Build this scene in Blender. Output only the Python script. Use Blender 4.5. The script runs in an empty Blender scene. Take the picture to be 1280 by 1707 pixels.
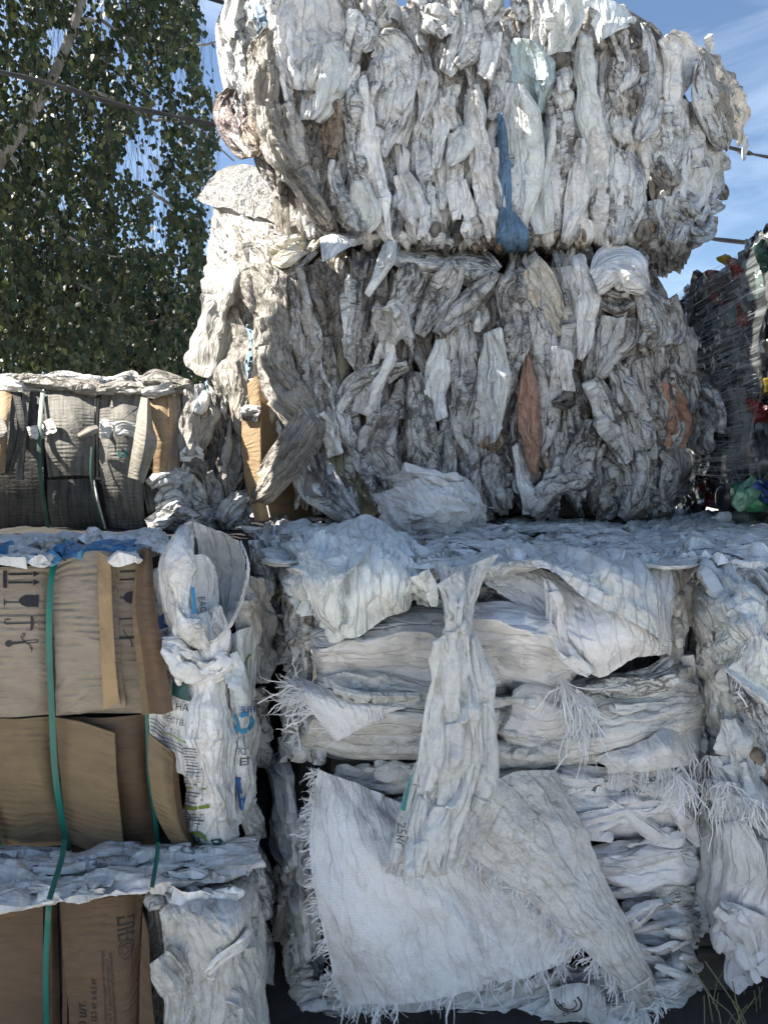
import bpy, math, random
import numpy as np
from mathutils import Vector

# ---------------------------------------------------------------- camera, sky, sun
scene = bpy.context.scene
C = scene.collection
RND = random.Random(11)
NR = np.random.RandomState(5)

FPX = 1233.0          # focal length in photo pixels (1280 x 1707)
CAM = np.array((0.0, 0.0, 1.4))
PITCH = math.radians(-4.8)
cam = bpy.data.cameras.new('camera')
cam.sensor_fit = 'VERTICAL'
cam.sensor_height = 36.0
cam.lens = 36.0 * FPX / 1707.0
cam.clip_start = 0.05
cam.clip_end = 2000
camo = bpy.data.objects.new('camera', cam)
camo.location = CAM
camo.rotation_euler = (math.pi / 2 + PITCH, 0, 0)
C.objects.link(camo)
scene.camera = camo

SUN_EL = math.radians(41)
SUN_AZ = math.radians(-84)   # compass style: 0 = +Y (away from the camera), negative = to the left
world = bpy.data.worlds.new('World')
scene.world = world
world.use_nodes = True
wn = world.node_tree.nodes
wl = world.node_tree.links
wn.clear()
wo = wn.new('ShaderNodeOutputWorld')
bg = wn.new('ShaderNodeBackground')
sky = wn.new('ShaderNodeTexSky')
sky.sky_type = 'NISHITA'
sky.sun_disc = False
sky.sun_elevation = SUN_EL
sky.sun_rotation = SUN_AZ
sky.altitude = 100
sky.air_density = 1.0
sky.dust_density = 0.35
sky.ozone_density = 2.6
# thin veils of high cloud
tc = wn.new('ShaderNodeTexCoord')
mp = wn.new('ShaderNodeMapping')
mp.inputs['Scale'].default_value = (1.6, 1.6, 4.2)
mp.inputs['Location'].default_value = (0.4, 0.2, 0.3)
nz = wn.new('ShaderNodeTexNoise')
nz.inputs['Scale'].default_value = 2.4
nz.inputs['Detail'].default_value = 7
nz.inputs['Roughness'].default_value = 0.58
nz.inputs['Distortion'].default_value = 0.4
cr = wn.new('ShaderNodeValToRGB')
cr.color_ramp.elements[0].position = 0.47
cr.color_ramp.elements[0].color = (0, 0, 0, 1)
cr.color_ramp.elements[1].position = 0.80
cr.color_ramp.elements[1].color = (0.42, 0.42, 0.42, 1)
mx = wn.new('ShaderNodeMix')
mx.data_type = 'RGBA'
mx.inputs['B'].default_value = (7.5, 8.6, 10.2, 1)
wl.new(tc.outputs['Generated'], mp.inputs['Vector'])
wl.new(mp.outputs['Vector'], nz.inputs['Vector'])
wl.new(nz.outputs['Fac'], cr.inputs['Fac'])
wl.new(cr.outputs['Color'], mx.inputs['Factor'])
wl.new(sky.outputs['Color'], mx.inputs['A'])
wl.new(mx.outputs['Result'], bg.inputs['Color'])
bg.inputs['Strength'].default_value = 0.05
wl.new(bg.outputs['Background'], wo.inputs['Surface'])

sun = bpy.data.lights.new('sun', 'SUN')
sun.energy = 4.1
sun.angle = math.radians(0.53)
sun.color = (1.0, 0.93, 0.82)
suno = bpy.data.objects.new('sun', sun)
C.objects.link(suno)
sd = Vector((math.sin(SUN_AZ) * math.cos(SUN_EL), math.cos(SUN_AZ) * math.cos(SUN_EL), math.sin(SUN_EL)))
suno.rotation_euler = sd.to_track_quat('Z', 'Y').to_euler()
suno.location = (-6, 2, 8)

scene.view_settings.view_transform = 'Standard'
scene.view_settings.look = 'None'
scene.view_settings.gamma = 1
scene.view_settings.use_curve_mapping = False
scene.view_settings.exposure = 1.9
scene.cycles.max_bounces = 6
scene.cycles.diffuse_bounces = 4
scene.cycles.transparent_max_bounces = 10

# ---------------------------------------------------------------- helpers
cp, sp_ = math.cos(PITCH), math.sin(PITCH)


def P(px, py, D):
    """point at forward distance D (world y) seen at a photo pixel; works on arrays"""
    px = np.asarray(px, float); py = np.asarray(py, float); D = np.asarray(D, float)
    a = (px - 640.0) / FPX
    b = (853.5 - py) / FPX
    dy = cp - b * sp_
    dz = sp_ + b * cp
    return np.stack(np.broadcast_arrays(a / dy * D, D, CAM[2] + dz / dy * D), -1)


def proj(p):
    v = np.asarray(p) - CAM
    f = v[..., 1] * cp + v[..., 2] * sp_
    up = -v[..., 1] * sp_ + v[..., 2] * cp
    return 640 + FPX * v[..., 0] / f, 853.5 - FPX * up / f


def sstep(x):
    x = np.clip(x, 0, 1)
    return x * x * (3 - 2 * x)


def tag(o, label=None, cat=None, group=None, kind=None):
    if label: o['label'] = label
    if cat: o['category'] = cat
    if group: o['group'] = group
    if kind: o['kind'] = kind
    return o


def empty(name, loc, label, cat, group=None):
    o = bpy.data.objects.new(name, None)
    C.objects.link(o)
    o.location = loc
    o.empty_display_size = 0.1
    return tag(o, label, cat, group)


def link(name, me, mat=None, parent=None, smooth=True, sharp=22):
    if mat is not None:
        me.materials.append(mat)
    if smooth and len(me.polygons):
        me.polygons.foreach_set('use_smooth', np.ones(len(me.polygons), bool))
        if sharp: me.set_sharp_from_angle(angle=math.radians(sharp))
    o = bpy.data.objects.new(name, me)
    C.objects.link(o)
    if parent is not None:
        o.parent = parent
        o.matrix_parent_inverse = parent_inv(parent)
    return o


def parent_inv(p):
    from mathutils import Matrix
    t = Matrix.Identity(4)
    q = p
    # every mesh is built in world space; only empties carry a location
    while q is not None:
        if q.type == 'EMPTY':
            t = Matrix.Translation(-Vector(q.location)) @ t
        q = q.parent
    return t


def grid_mesh(name, pos, uv=None, thick=0.0):
    n, m = pos.shape[:2]
    me = bpy.data.meshes.new(name)
    v = pos.reshape(-1, 3)
    idx = np.arange(n * m).reshape(n, m)
    q = np.stack([idx[:-1, :-1], idx[1:, :-1], idx[1:, 1:], idx[:-1, 1:]], -1).reshape(-1, 4)
    uvv = uv.reshape(-1, 2) if uv is not None else None
    if thick != 0:
        nrm = normals(pos).reshape(-1, 3)
        v2 = v + nrm * thick
        k = n * m
        b = idx
        rim = np.concatenate([b[:, 0], b[-1, 1:], b[-2::-1, -1], b[0, -2:0:-1]])
        r2 = np.roll(rim, -1)
        side = np.stack([rim, r2, r2 + k, rim + k], -1)
        q = np.concatenate([q, (q + k)[:, ::-1], side[:, ::-1]])
        v = np.concatenate([v, v2])
        if uvv is not None:
            uvv = np.concatenate([uvv, uvv])
    me.vertices.add(len(v))
    me.vertices.foreach_set('co', v.astype(np.float32).ravel())
    me.loops.add(q.size)
    me.loops.foreach_set('vertex_index', q.astype(np.int32).ravel())
    me.polygons.add(len(q))
    me.polygons.foreach_set('loop_start', (np.arange(len(q)) * 4).astype(np.int32))
    me.polygons.foreach_set('loop_total', np.full(len(q), 4, np.int32))
    me.update(calc_edges=True)
    if uvv is not None:
        a_ = np.abs(np.linspace(-1, 1, n))[:, None] + np.zeros((1, m)); b_ = np.abs(np.linspace(-1, 1, m))[None] + np.zeros((n, 1))
        hem = np.stack([a_, b_], -1).reshape(-1, 2)
        if thick != 0: hem = np.concatenate([hem, hem])
        l = me.uv_layers.new(name='UVMap')
        l.data.foreach_set('uv', uvv[q.ravel()].astype(np.float32).ravel())
        l2 = me.uv_layers.new(name='hem')
        l2.data.foreach_set('uv', hem[q.ravel()].astype(np.float32).ravel())
        l.active = True; l.active_render = True
    return me


def poly_mesh(name, v, f):
    me = bpy.data.meshes.new(name)
    me.from_pydata([tuple(map(float, p)) for p in v], [], [tuple(int(i) for i in q) for q in f])
    me.update()
    return me


def normals(pos):
    gu = np.gradient(pos, axis=0); gv = np.gradient(pos, axis=1)
    n = np.cross(gu, gv)
    n /= np.linalg.norm(n, axis=-1, keepdims=True) + 1e-12
    return n


# ---------------------------------------------------------------- buckled cloth tiles
def lap(a):
    return (np.roll(a, 1, 0) + np.roll(a, -1, 0) + np.roll(a, 1, 1) + np.roll(a, -1, 1)) * .2 + \
           (np.roll(a, (1, 1), (0, 1)) + np.roll(a, (1, -1), (0, 1)) + np.roll(a, (-1, 1), (0, 1)) + np.roll(a, (-1, -1), (0, 1))) * .05 - a


def torus_cloth(seed, cx, cy, n0=32, its=(110, 60, 26), bend=(.4, .16, .04), amp=.02, fr=18, st=1.6):
    """a square of cloth on a torus, squeezed to cx, cy of its size: it buckles into folds"""
    r = np.random.RandomState(seed); n = n0
    f = np.fft.fftfreq(n) * n
    a0, a1 = (.6, st) if cx < cy - .06 else (1, 1)
    F = np.exp(-((f[:, None] * a0) ** 2 + (f[None] * a1) ** 2) / fr)
    z = np.fft.ifft2(np.fft.fft2(r.randn(n, n)) * F).real; z *= amp / z.std()
    d = np.zeros((n, n, 3)); d[:, :, 2] = z
    offs = [(1, 0), (0, 1), (1, 1), (1, -1), (2, 1), (1, 2), (-1, 2), (-2, 1)]
    for L in range(len(its)):
        if L:
            m = n * 2; e = np.zeros((m, m, 3))
            e[::2, ::2] = d; e[1::2, ::2] = (d + np.roll(d, -1, 0)) / 2
            e[:, 1::2] = (e[:, ::2] + np.roll(e[:, ::2], -1, 1)) / 2
            d = e; n = m; d += r.randn(n, n, 3) * (0.06 / n)
            d += .5 * lap(d)
        h = 1.0 / n
        for it in range(its[L]):
            acc = np.zeros_like(d)
            for a, b in offs:
                q = np.roll(d, (-a, -b), (0, 1)) - d
                q[:, :, 0] += a * h; q[:, :, 1] += b * h
                rest = math.hypot(a * h / cx, b * h / cy)
                l = np.sqrt((q * q).sum(2)) + 1e-9
                q *= ((l - rest) / l * 0.5)[:, :, None]
                acc += q; acc -= np.roll(q, (a, b), (0, 1))
            d += acc * (1.4 / len(offs))
            if bend[L]: d -= bend[L] * lap(lap(d))
            d[:, :, 2] *= .998
        d -= d.mean((0, 1))
    return d


TL = [torus_cloth(100 + i, .66 + .03 * (i % 3), .95, bend=(.22, .06, .012), fr=40, st=2.2) for i in range(5)]
TI = [torus_cloth(200 + i, .86, .86, amp=.02, fr=26, bend=(.22, .06, .01)) for i in range(4)]
TF = [torus_cloth(300 + i, .93, .93, n0=32, amp=.006, fr=90, bend=(.2, .06, .01)) for i in range(3)]


def tri_field(r, k, an, n, slope):
    """random heights at scattered points, joined by flat triangles (periodic): crumpled sheet facets"""
    from mathutils.geometry import delaunay_2d_cdt
    nv = max(3, int(round(math.sqrt(k / an)))); nu = max(3, int(round(k / nv)))
    gx, gy = np.meshgrid(np.arange(nu), np.arange(nv), indexing='ij')
    p = np.stack([(gx + .5 * (gy % 2) + r.uniform(-.42, .42, gx.shape)) / nu, (gy + r.uniform(-.42, .42, gx.shape)) / nv], -1).reshape(-1, 2)
    h = r.uniform(-1, 1, len(p)) * slope / nu
    P3, H3 = [], []
    for i in (-1, 0, 1):
        for j in (-1, 0, 1):
            q = p + (i, j)
            m = (q > -.35).all(1) & (q < 1.35).all(1)
            P3.append(q[m]); H3.append(h[m])
    P3 = np.concatenate(P3); H3 = np.concatenate(H3)
    vo_, _, fo, ov, _, _ = delaunay_2d_cdt([Vector((a * an, b)) for a, b in P3], [], [], 0, 1e-7)
    vx = np.array([(v.x / an, v.y) for v in vo_]); hh = np.array([H3[o[0]] for o in ov])
    out = np.zeros((n, n))
    for f in fo:
        (x0, y0), (x1, y1), (x2, y2) = vx[f[0]], vx[f[1]], vx[f[2]]
        ia, ib = max(0, int(math.floor(min(x0, x1, x2) * n))), min(n - 1, int(math.ceil(max(x0, x1, x2) * n)))
        ja, jb = max(0, int(math.floor(min(y0, y1, y2) * n))), min(n - 1, int(math.ceil(max(y0, y1, y2) * n)))
        if ia > ib or ja > jb: continue
        X, Y = np.meshgrid(np.arange(ia, ib + 1) / n, np.arange(ja, jb + 1) / n, indexing='ij')
        D = (y1 - y2) * (x0 - x2) + (x2 - x1) * (y0 - y2)
        if abs(D) < 1e-12: continue
        l0 = ((y1 - y2) * (X - x2) + (x2 - x1) * (Y - y2)) / D; l1 = ((y2 - y0) * (X - x2) + (x0 - x2) * (Y - y2)) / D; l2 = 1 - l0 - l1
        m = (l0 >= -1e-6) & (l1 >= -1e-6) & (l2 >= -1e-6)
        out[ia:ib + 1, ja:jb + 1][m] = (l0 * hh[f[0]] + l1 * hh[f[1]] + l2 * hh[f[2]])[m]
    return out


def facet_tile(seed, k, an, n=160, slope=.40):
    """creased facets in two sizes; an stretches them along v"""
    r = np.random.RandomState(seed)
    out = tri_field(r, k, an, n, slope) + tri_field(r, k * 4, an, n, slope * .42)
    d = np.zeros((n, n, 3)); d[:, :, 2] = out - out.mean()
    return d


TV = [facet_tile(i, 9, 1.0) for i in range(4)]
TW = [facet_tile(20 + i, 14, 4.2, slope=.75) for i in range(5)]


def samp(tile, a, b):
    n = tile.shape[0]
    x = (a % 1.0) * n; y = (b % 1.0) * n
    i = np.floor(x).astype(int); j = np.floor(y).astype(int)
    fx = (x - i)[..., None]; fy = (y - j)[..., None]
    i %= n; j %= n; i2 = (i + 1) % n; j2 = (j + 1) % n
    return (tile[i, j] * (1 - fx) + tile[i2, j] * fx) * (1 - fy) + (tile[i, j2] * (1 - fx) + tile[i2, j2] * fx) * fy


def wrinkle(pos, uv, layers, seed, fade=0.0, inplane=1.0):
    """layers: (tiles, tile size in metres, strength, quarter turn)"""
    r = random.Random(seed)
    n, m = pos.shape[:2]
    tu = np.gradient(pos, axis=0); tv = np.gradient(pos, axis=1)
    tu /= np.linalg.norm(tu, axis=-1, keepdims=True) + 1e-12
    nn = normals(pos)
    tv = np.cross(nn, tu)
    w = np.ones((n, m, 1))
    if fade:
        u = np.linspace(0, 1, n)[:, None]; v = np.linspace(0, 1, m)[None]
        e = np.minimum(np.minimum(u, 1 - u) / fade, np.minimum(v, 1 - v) / fade)
        w = sstep(0.25 + e)[:, :, None]
    out = pos.copy()
    for tiles, size, k, turn in layers:
        t = r.choice(tiles)
        a = uv[..., 0] / size + r.random(); b = uv[..., 1] / size + r.random()
        sa = r.choice((-1, 1))
        ang = turn + r.uniform(-.18, .18)
        ca, sn = math.cos(ang), math.sin(ang)
        a2, b2 = a * ca - b * sn, a * sn + b * ca
        d = samp(t, a2 * sa, b2) * size * k
        dx = d[..., 0] * sa; dy = d[..., 1]
        du = dx * ca + dy * sn; dv = -dx * sn + dy * ca
        out += (tu * du[..., None] * inplane + tv * dv[..., None] * inplane + nn * d[..., 2:3] * r.choice((-1, 1))) * w
    return out


def catmull(pts, t):
    """pts (k,c) sampled at t in 0..1"""
    p = np.asarray(pts, float); k = len(p)
    if k == 2:
        return p[0] + (p[1] - p[0]) * t[:, None]
    e = np.concatenate([[2 * p[0] - p[1]], p, [2 * p[-1] - p[-2]]])
    x = np.clip(t, 0, 1) * (k - 1); i = np.minimum(x.astype(int), k - 2); f = (x - i)[:, None]
    a, b, c, d = e[i], e[i + 1], e[i + 2], e[i + 3]
    return .5 * (2 * b + (c - a) * f + (2 * a - 5 * b + 4 * c - d) * f ** 2 + (3 * b - a - 3 * c + d) * f ** 3)


def metric_uv(pos):
    du = np.linalg.norm(np.diff(pos, axis=0), axis=-1).mean(1)
    dv = np.linalg.norm(np.diff(pos, axis=1), axis=-1).mean(0)
    u = np.concatenate([[0], np.cumsum(du)]); v = np.concatenate([[0], np.cumsum(dv)])
    return np.stack(np.meshgrid(u, v, indexing='ij'), -1)


def smooth1(n, k, r):
    """smooth random curve of n samples with k knots"""
    return catmull(np.array([[r.uniform(-1, 1)] for _ in range(k)]), np.linspace(0, 1, n))[:, 0]


def strip(parent, face, pts, mat, off=0.0, bulge=0.15, tuck=0.012, endt=0.006, seed=None, step=2.5,
          ls=0.12, lk=1.0, iso=0.22, tilt=None, name='folded_sack', rough=.20, flat=None, thick=0):
    """a folded sack pressed into a bale: spine points (px, py, width px) on the bale's face"""
    if seed is None: seed = RND.randrange(10 ** 6)
    r = random.Random(seed)
    p = np.asarray(pts, float)
    L = np.linalg.norm(np.diff(p[:, :2], axis=0), axis=1).sum()
    m = max(8, int(L / step)); n = max(10, int(p[:, 2].max() / step * 1.3) + 3)
    t = np.linspace(0, 1, m)
    c = catmull(p, t)
    c[:, 2] = np.maximum(c[:, 2], 2)
    T = np.gradient(c[:, :2], axis=0); T /= np.linalg.norm(T, axis=1, keepdims=True) + 1e-9
    N = np.stack([-T[:, 1], T[:, 0]], 1)
    kk = max(4, int(L / 38))
    # straight runs with corners give the outline of creased cloth
    def edge():
        k = np.array([r.uniform(-1, 1) for _ in range(kk)])
        return np.interp(t, np.linspace(0, 1, kk), k) + .15 * smooth1(m, kk * 2, r)
    wl_ = c[:, 2] * .5 * (1 + rough * edge()); wr_ = c[:, 2] * .5 * (1 + rough * edge())
    u = np.linspace(-1, 1, n)[:, None]
    # slanted ends: the top and bottom edges run askew
    sk0 = r.uniform(-.5, .5); sk1 = r.uniform(-.5, .5)
    sk = (sk0 * np.clip(1 - t / .3, 0, 1) + sk1 * np.clip((t - .7) / .3, 0, 1))[None] * u * c[:, 2][None] * .5
    w = np.where(u < 0, wl_[None], wr_[None])
    px = c[None, :, 0] + N[None, :, 0] * u * w + T[None, :, 0] * sk
    py = c[None, :, 1] + N[None, :, 1] * u * w + T[None, :, 1] * sk
    D0 = face(px, py)
    wm = np.maximum(c[:, 2], p[:, 2].max() * .4)[None] / FPX * D0
    D = D0 - off
    # one to three flat facets meeting in sharp ridges that wander along the piece
    wmx = p[:, 2].max()
    nr = 1 + (wmx > 20) + (wmx > 32) + (wmx > 50) if lk > .45 else 1
    for j in range(nr):
        cu = (r.uniform(-.6, .6) if nr == 1 else -.7 + 1.4 * (j + r.uniform(.2, .8)) / nr) + .25 * edge()[None]
        hw = r.uniform(.5, 1.0) if nr == 1 else r.uniform(.16, .55)
        amp_ = bulge * wm * r.uniform(.5, 1.3) * (1 + .5 * smooth1(m, kk, r))[None]
        D = D - amp_ * np.clip(1 - np.sqrt((np.abs(u - cu) / hw) ** 2 + .002), 0, 1) * (1.9 * (.35 + hw) if nr > 1 else 1)
    tl = r.uniform(-.45, .45) if tilt is None else tilt
    tv = r.uniform(-.05, .05)
    D = D + tuck * np.abs(u) ** 9 + tl * wm * .5 * u + tv * (t[None] - .5)
    D = D + endt * (np.clip(1 - t / .06, 0, 1) ** 2 + np.clip((t - .94) / .06, 0, 1) ** 2)[None]
    pos = P(px, py, D)
    uv = metric_uv(pos)
    wmax = float(wm.max())
    lsz = min(max(ls, wmax * 1.1), .25) * r.uniform(.8, 1.25)
    pos = wrinkle(pos, uv, ((TL, lsz, lk * .12, 0), (TW, .17 * r.uniform(.8, 1.3), .15 + .85 * lk, 0), (TV, .16 * r.uniform(.7, 1.4), iso * .6, r.uniform(0, 1.5)), (TF, .05, .3, r.uniform(0, 1.5))), seed, fade=.03, inplane=.3)
    uv = uv + np.array((r.uniform(0, 20), r.uniform(0, 20)))
    return link(name, grid_mesh(name, pos, uv, thick), mat, parent)


def dense(a, n, m):
    """resample a control net (k, l, c) to (n, m, c), Catmull-Rom both ways"""
    a = np.asarray(a, float)
    t = np.linspace(0, 1, n)
    b = np.stack([catmull(a[:, j], t) for j in range(a.shape[1])], 1)
    s = np.linspace(0, 1, m)
    return np.stack([catmull(b[i], s) for i in range(n)], 0)


def relax(pos, su, sv, its=(60, 40), anchor=.03, edge=.3, seed=1, amp=.006, bend=(.25, .1), wall=None, pins=None, grav=0.0):
    """cloth larger than its frame (rest lengths x su, sv) settles into folds near the target surface"""
    r = np.random.RandomState(seed)
    n, m = pos.shape[:2]
    full = pos
    nl = len(its)
    disp = None
    for L in range(nl):
        k = 2 ** (nl - 1 - L)
        a = max(6, n // k); b = max(6, m // k)
        ii = np.linspace(0, n - 1, a); jj = np.linspace(0, m - 1, b)

        def res(x, I, J):
            i = np.minimum(I.astype(int), x.shape[0] - 2); fi = (I - i)[:, None, None]
            y = x[i] * (1 - fi) + x[i + 1] * fi
            j = np.minimum(J.astype(int), x.shape[1] - 2); fj = (J - j)[None, :, None]
            return y[:, j] * (1 - fj) + y[:, j + 1] * fj
        tg = res(full, ii, jj)
        nn = normals(tg)
        if disp is None:
            zz = r.randn(a, b)
            for _ in range(2):
                zz[1:-1, 1:-1] = (zz[1:-1, 1:-1] * 2 + zz[2:, 1:-1] + zz[:-2, 1:-1] + zz[1:-1, 2:] + zz[1:-1, :-2]) / 6
            zz *= amp / (zz.std() + 1e-9)
            p = tg + nn * zz[..., None]
        else:
            p = tg + res(disp, np.linspace(0, disp.shape[0] - 1, a), np.linspace(0, disp.shape[1] - 1, b)) + nn * r.randn(a, b)[..., None] * amp * .12
        an = np.full((a, b, 1), anchor)
        an[0] = an[-1] = edge; an[:, 0] = an[:, -1] = edge
        if pins is not None:
            for (fu, fv, rad, kst) in pins:
                U = np.linspace(0, 1, a)[:, None]; V = np.linspace(0, 1, b)[None]
                an = np.maximum(an, kst * np.exp(-(((U - fu) ** 2 + (V - fv) ** 2) / rad ** 2))[..., None])
        cons = []
        for (da, db) in ((1, 0), (0, 1), (1, 1), (1, -1), (2, 1), (1, 2), (2, -1), (1, -2)):
            s0 = (slice(0, a - da), slice(max(0, -db), b - max(0, db)))
            s1 = (slice(da, a), slice(max(0, db), b - max(0, -db)))
            d0 = np.linalg.norm(tg[s1] - tg[s0], axis=-1)
            sc = math.hypot(da * su, db * sv) / math.hypot(da, db)
            cons.append((s0, s1, d0 * sc))
        for it in range(its[L]):
            acc = np.zeros_like(p)
            for s0, s1, rest in cons:
                q = p[s1] - p[s0]
                l = np.sqrt((q * q).sum(-1)) + 1e-9
                q *= ((l - rest) / l * .5)[..., None]
                acc[s0] += q; acc[s1] -= q
            p = p + acc * (1.4 / 8)
            if bend[L]:
                lp = np.zeros_like(p)
                lp[1:-1, 1:-1] = (p[2:, 1:-1] + p[:-2, 1:-1] + p[1:-1, 2:] + p[1:-1, :-2]) * .25 - p[1:-1, 1:-1]
                l2 = np.zeros_like(p)
                l2[1:-1, 1:-1] = (lp[2:, 1:-1] + lp[:-2, 1:-1] + lp[1:-1, 2:] + lp[1:-1, :-2]) * .25 - lp[1:-1, 1:-1]
                p -= bend[L] * l2
            p += (tg - p) * an
            p[..., 2] -= grav
            if wall is not None:
                p[..., 1] = np.minimum(p[..., 1], wall(tg, p))
        disp = p - tg
    return p


def sheet(parent, face, net, mat, name='torn_sack', su=1.06, sv=1.06, step=4.0, seed=None, anchor=.03, edge=.3,
          its=(60, 40), amp=.006, bend=(.25, .1), fine=.6, crumple=.5, csize=.12, pins=None, wallback=.04, thick=0.0, uvoff=True, abs_depth=False, grav=0.0):
    """a hanging or lying sheet from a net of (px, py, metres in front of the face)"""
    if seed is None: seed = RND.randrange(10 ** 6)
    r = random.Random(seed)
    a = np.asarray(net, float)
    D = a[..., 2] if abs_depth else face(a[..., 0], a[..., 1]) - a[..., 2]
    w = P(a[..., 0], a[..., 1], D)
    Lu = np.linalg.norm(np.diff(a[..., :2], axis=0), axis=-1).sum(0).max()
    Lv = np.linalg.norm(np.diff(a[..., :2], axis=1), axis=-1).sum(1).max()
    n = max(10, int(Lu / step)); m = max(10, int(Lv / step))
    pos = dense(w, n, m)
    uv = metric_uv(pos)
    if its:
        wall = (lambda tg, p: tg[..., 1] + wallback) if wallback else None
        pos = relax(pos, su, sv, its, anchor, edge, seed, amp, bend, wall, pins, grav)
    lay = []
    if crumple: lay += [(TI, csize * 1.5, crumple * .18, r.uniform(0, 1.5)), (TV, csize * 2.0, crumple * .7, r.uniform(0, 1.5)), (TW, csize * 1.8, crumple * .5, r.uniform(0, 1.5))]
    if fine: lay.append((TF, .07, fine, r.uniform(0, 1.5)))
    if lay: pos = wrinkle(pos, uv, lay, seed, fade=0)
    uvw = uv + (np.array((r.uniform(0, 20), r.uniform(0, 20))) if uvoff else 0)
    o = link(name, grid_mesh(name, pos, uvw, thick), mat, parent)
    return o, pos


def samp_grid(pos, u, v):
    n, m = pos.shape[:2]
    x = np.clip(u, 0, 1) * (n - 1); y = np.clip(v, 0, 1) * (m - 1)
    i = np.minimum(x.astype(int), n - 2); j = np.minimum(y.astype(int), m - 2)
    fx = (x - i)[..., None]; fy = (y - j)[..., None]
    return (pos[i, j] * (1 - fx) + pos[i + 1, j] * fx) * (1 - fy) + (pos[i, j + 1] * (1 - fx) + pos[i + 1, j + 1] * fx) * fy


def toward_cam(pos, d):
    v = CAM - pos
    return pos + v / np.linalg.norm(v, axis=-1, keepdims=True) * d


def flatpoly_on(pos, polys, name, mat, parent, lift=.0012):
    """polygons given in the (u, v) of a sheet, laid on it as print; each polygon is a triangle fan or quad"""
    vs, fs = [], []
    for pl in polys:
        pl = np.asarray(pl, float)
        k = len(vs)
        q = toward_cam(samp_grid(pos, pl[:, 0], pl[:, 1]), lift)
        vs += list(q); fs.append(tuple(range(k, k + len(pl))))
    o = link(name, poly_mesh(name, vs, fs), mat, parent, smooth=False)
    return o


_txt = {}


def text_verts(s):
    """vertices and triangles of a flat text, unit height"""
    if s in _txt: return _txt[s]
    cu = bpy.data.curves.new('print', 'FONT')
    cu.body = s; cu.size = 1; cu.resolution_u = 2
    o = bpy.data.objects.new('print', cu)
    C.objects.link(o)
    dg = bpy.context.evaluated_depsgraph_get(); dg.update()
    me = o.evaluated_get(dg).to_mesh()
    v = np.array([tuple(q.co)[:2] for q in me.vertices]).reshape(-1, 2)
    f = [tuple(p.vertices) for p in me.polygons]
    o.evaluated_get(dg).to_mesh_clear()
    bpy.data.objects.remove(o); bpy.data.curves.remove(cu)
    _txt[s] = (v, f)
    return v, f


def print_on(pos, s, u, v, du, dv, mat, parent, name='printed_text', lift=.0015, bold=1):
    """text laid on a sheet: origin (u, v); du = (u, v) step per unit along the line, dv = per unit up"""
    tv, tf = text_verts(s)
    if not len(tv): return
    U = u + tv[:, 0] * du[0] + tv[:, 1] * dv[0]
    V = v + tv[:, 0] * du[1] + tv[:, 1] * dv[1]
    q = toward_cam(samp_grid(pos, U, V), lift)
    return link(name, poly_mesh(name, q, tf), mat, parent, smooth=False)


def ribbon_mesh(name, strands):
    """strands: list of ((k,3) points, width, side vector): thin flat tapes"""
    vs, fs = [], []
    for pts, w, side in strands:
        k = len(vs) ; n = len(pts)
        for i, p in enumerate(pts):
            ww = w * (1 - .35 * i / n) * .5
            vs.append(p - side * ww); vs.append(p + side * ww)
        for i in range(n - 1):
            fs.append((k + 2 * i, k + 2 * i + 1, k + 2 * i + 3, k + 2 * i + 2))
    return poly_mesh(name, vs, fs)


def fringe(parent, edge, outv, mat, count, length=(.02, .05), width=.0022, seed=0, name='frayed_fringe', droop=.5, spread=.35):
    """frayed tapes along an edge line (k,3) pointing roughly along outv"""
    r = np.random.RandomState(seed)
    edge = np.asarray(edge); outv = np.asarray(outv, float); outv = outv / np.linalg.norm(outv)
    st = []
    nc = max(3, count // 7); cc = r.rand(nc); cd = r.randn(nc, 3) * .35; cl = r.uniform(.6, 1.5, nc)
    for _ in range(count):
        ic = r.randint(nc); clump = r.rand() < .7
        x = ((cc[ic] + r.randn() * .25 / nc) if clump else r.rand()) % 1 * (len(edge) - 1.001); i = int(x); p = edge[i] * (1 - (x - i)) + edge[i + 1] * (x - i)
        ed = edge[i + 1] - edge[i]; ed = ed / (np.linalg.norm(ed) + 1e-9)
        d = outv + ed * r.randn() * spread + r.randn(3) * .22 + np.array((0, -.25, 0))
        if clump: d = d + cd[ic]
        d /= np.linalg.norm(d)
        L = r.uniform(*length) * (1 + .6 * (r.rand() < .12)) * (cl[ic] if clump else .8)
        pts = [p - d * .004]
        q = p.copy(); dd = d.copy()
        for s in range(4):
            dd = dd + np.array((0, 0, -1)) * droop * .25 + r.randn(3) * .34
            dd /= np.linalg.norm(dd)
            q = q + dd * L / 4; pts.append(q.copy())
        side = np.cross(d, (0, 1, 0)) + r.randn(3) * .5
        side /= np.linalg.norm(side) + 1e-9
        st.append((pts, width * r.uniform(.4, 1.7), side))
    o = link(name, ribbon_mesh(name, st), mat, parent)
    o['kind'] = 'stuff'
    return o


# ---------------------------------------------------------------- materials
def newmat(name):
    m = bpy.data.materials.new(name); m.use_nodes = True
    nt = m.node_tree; nt.nodes.clear()
    return m, nt.nodes, nt.links


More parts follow.
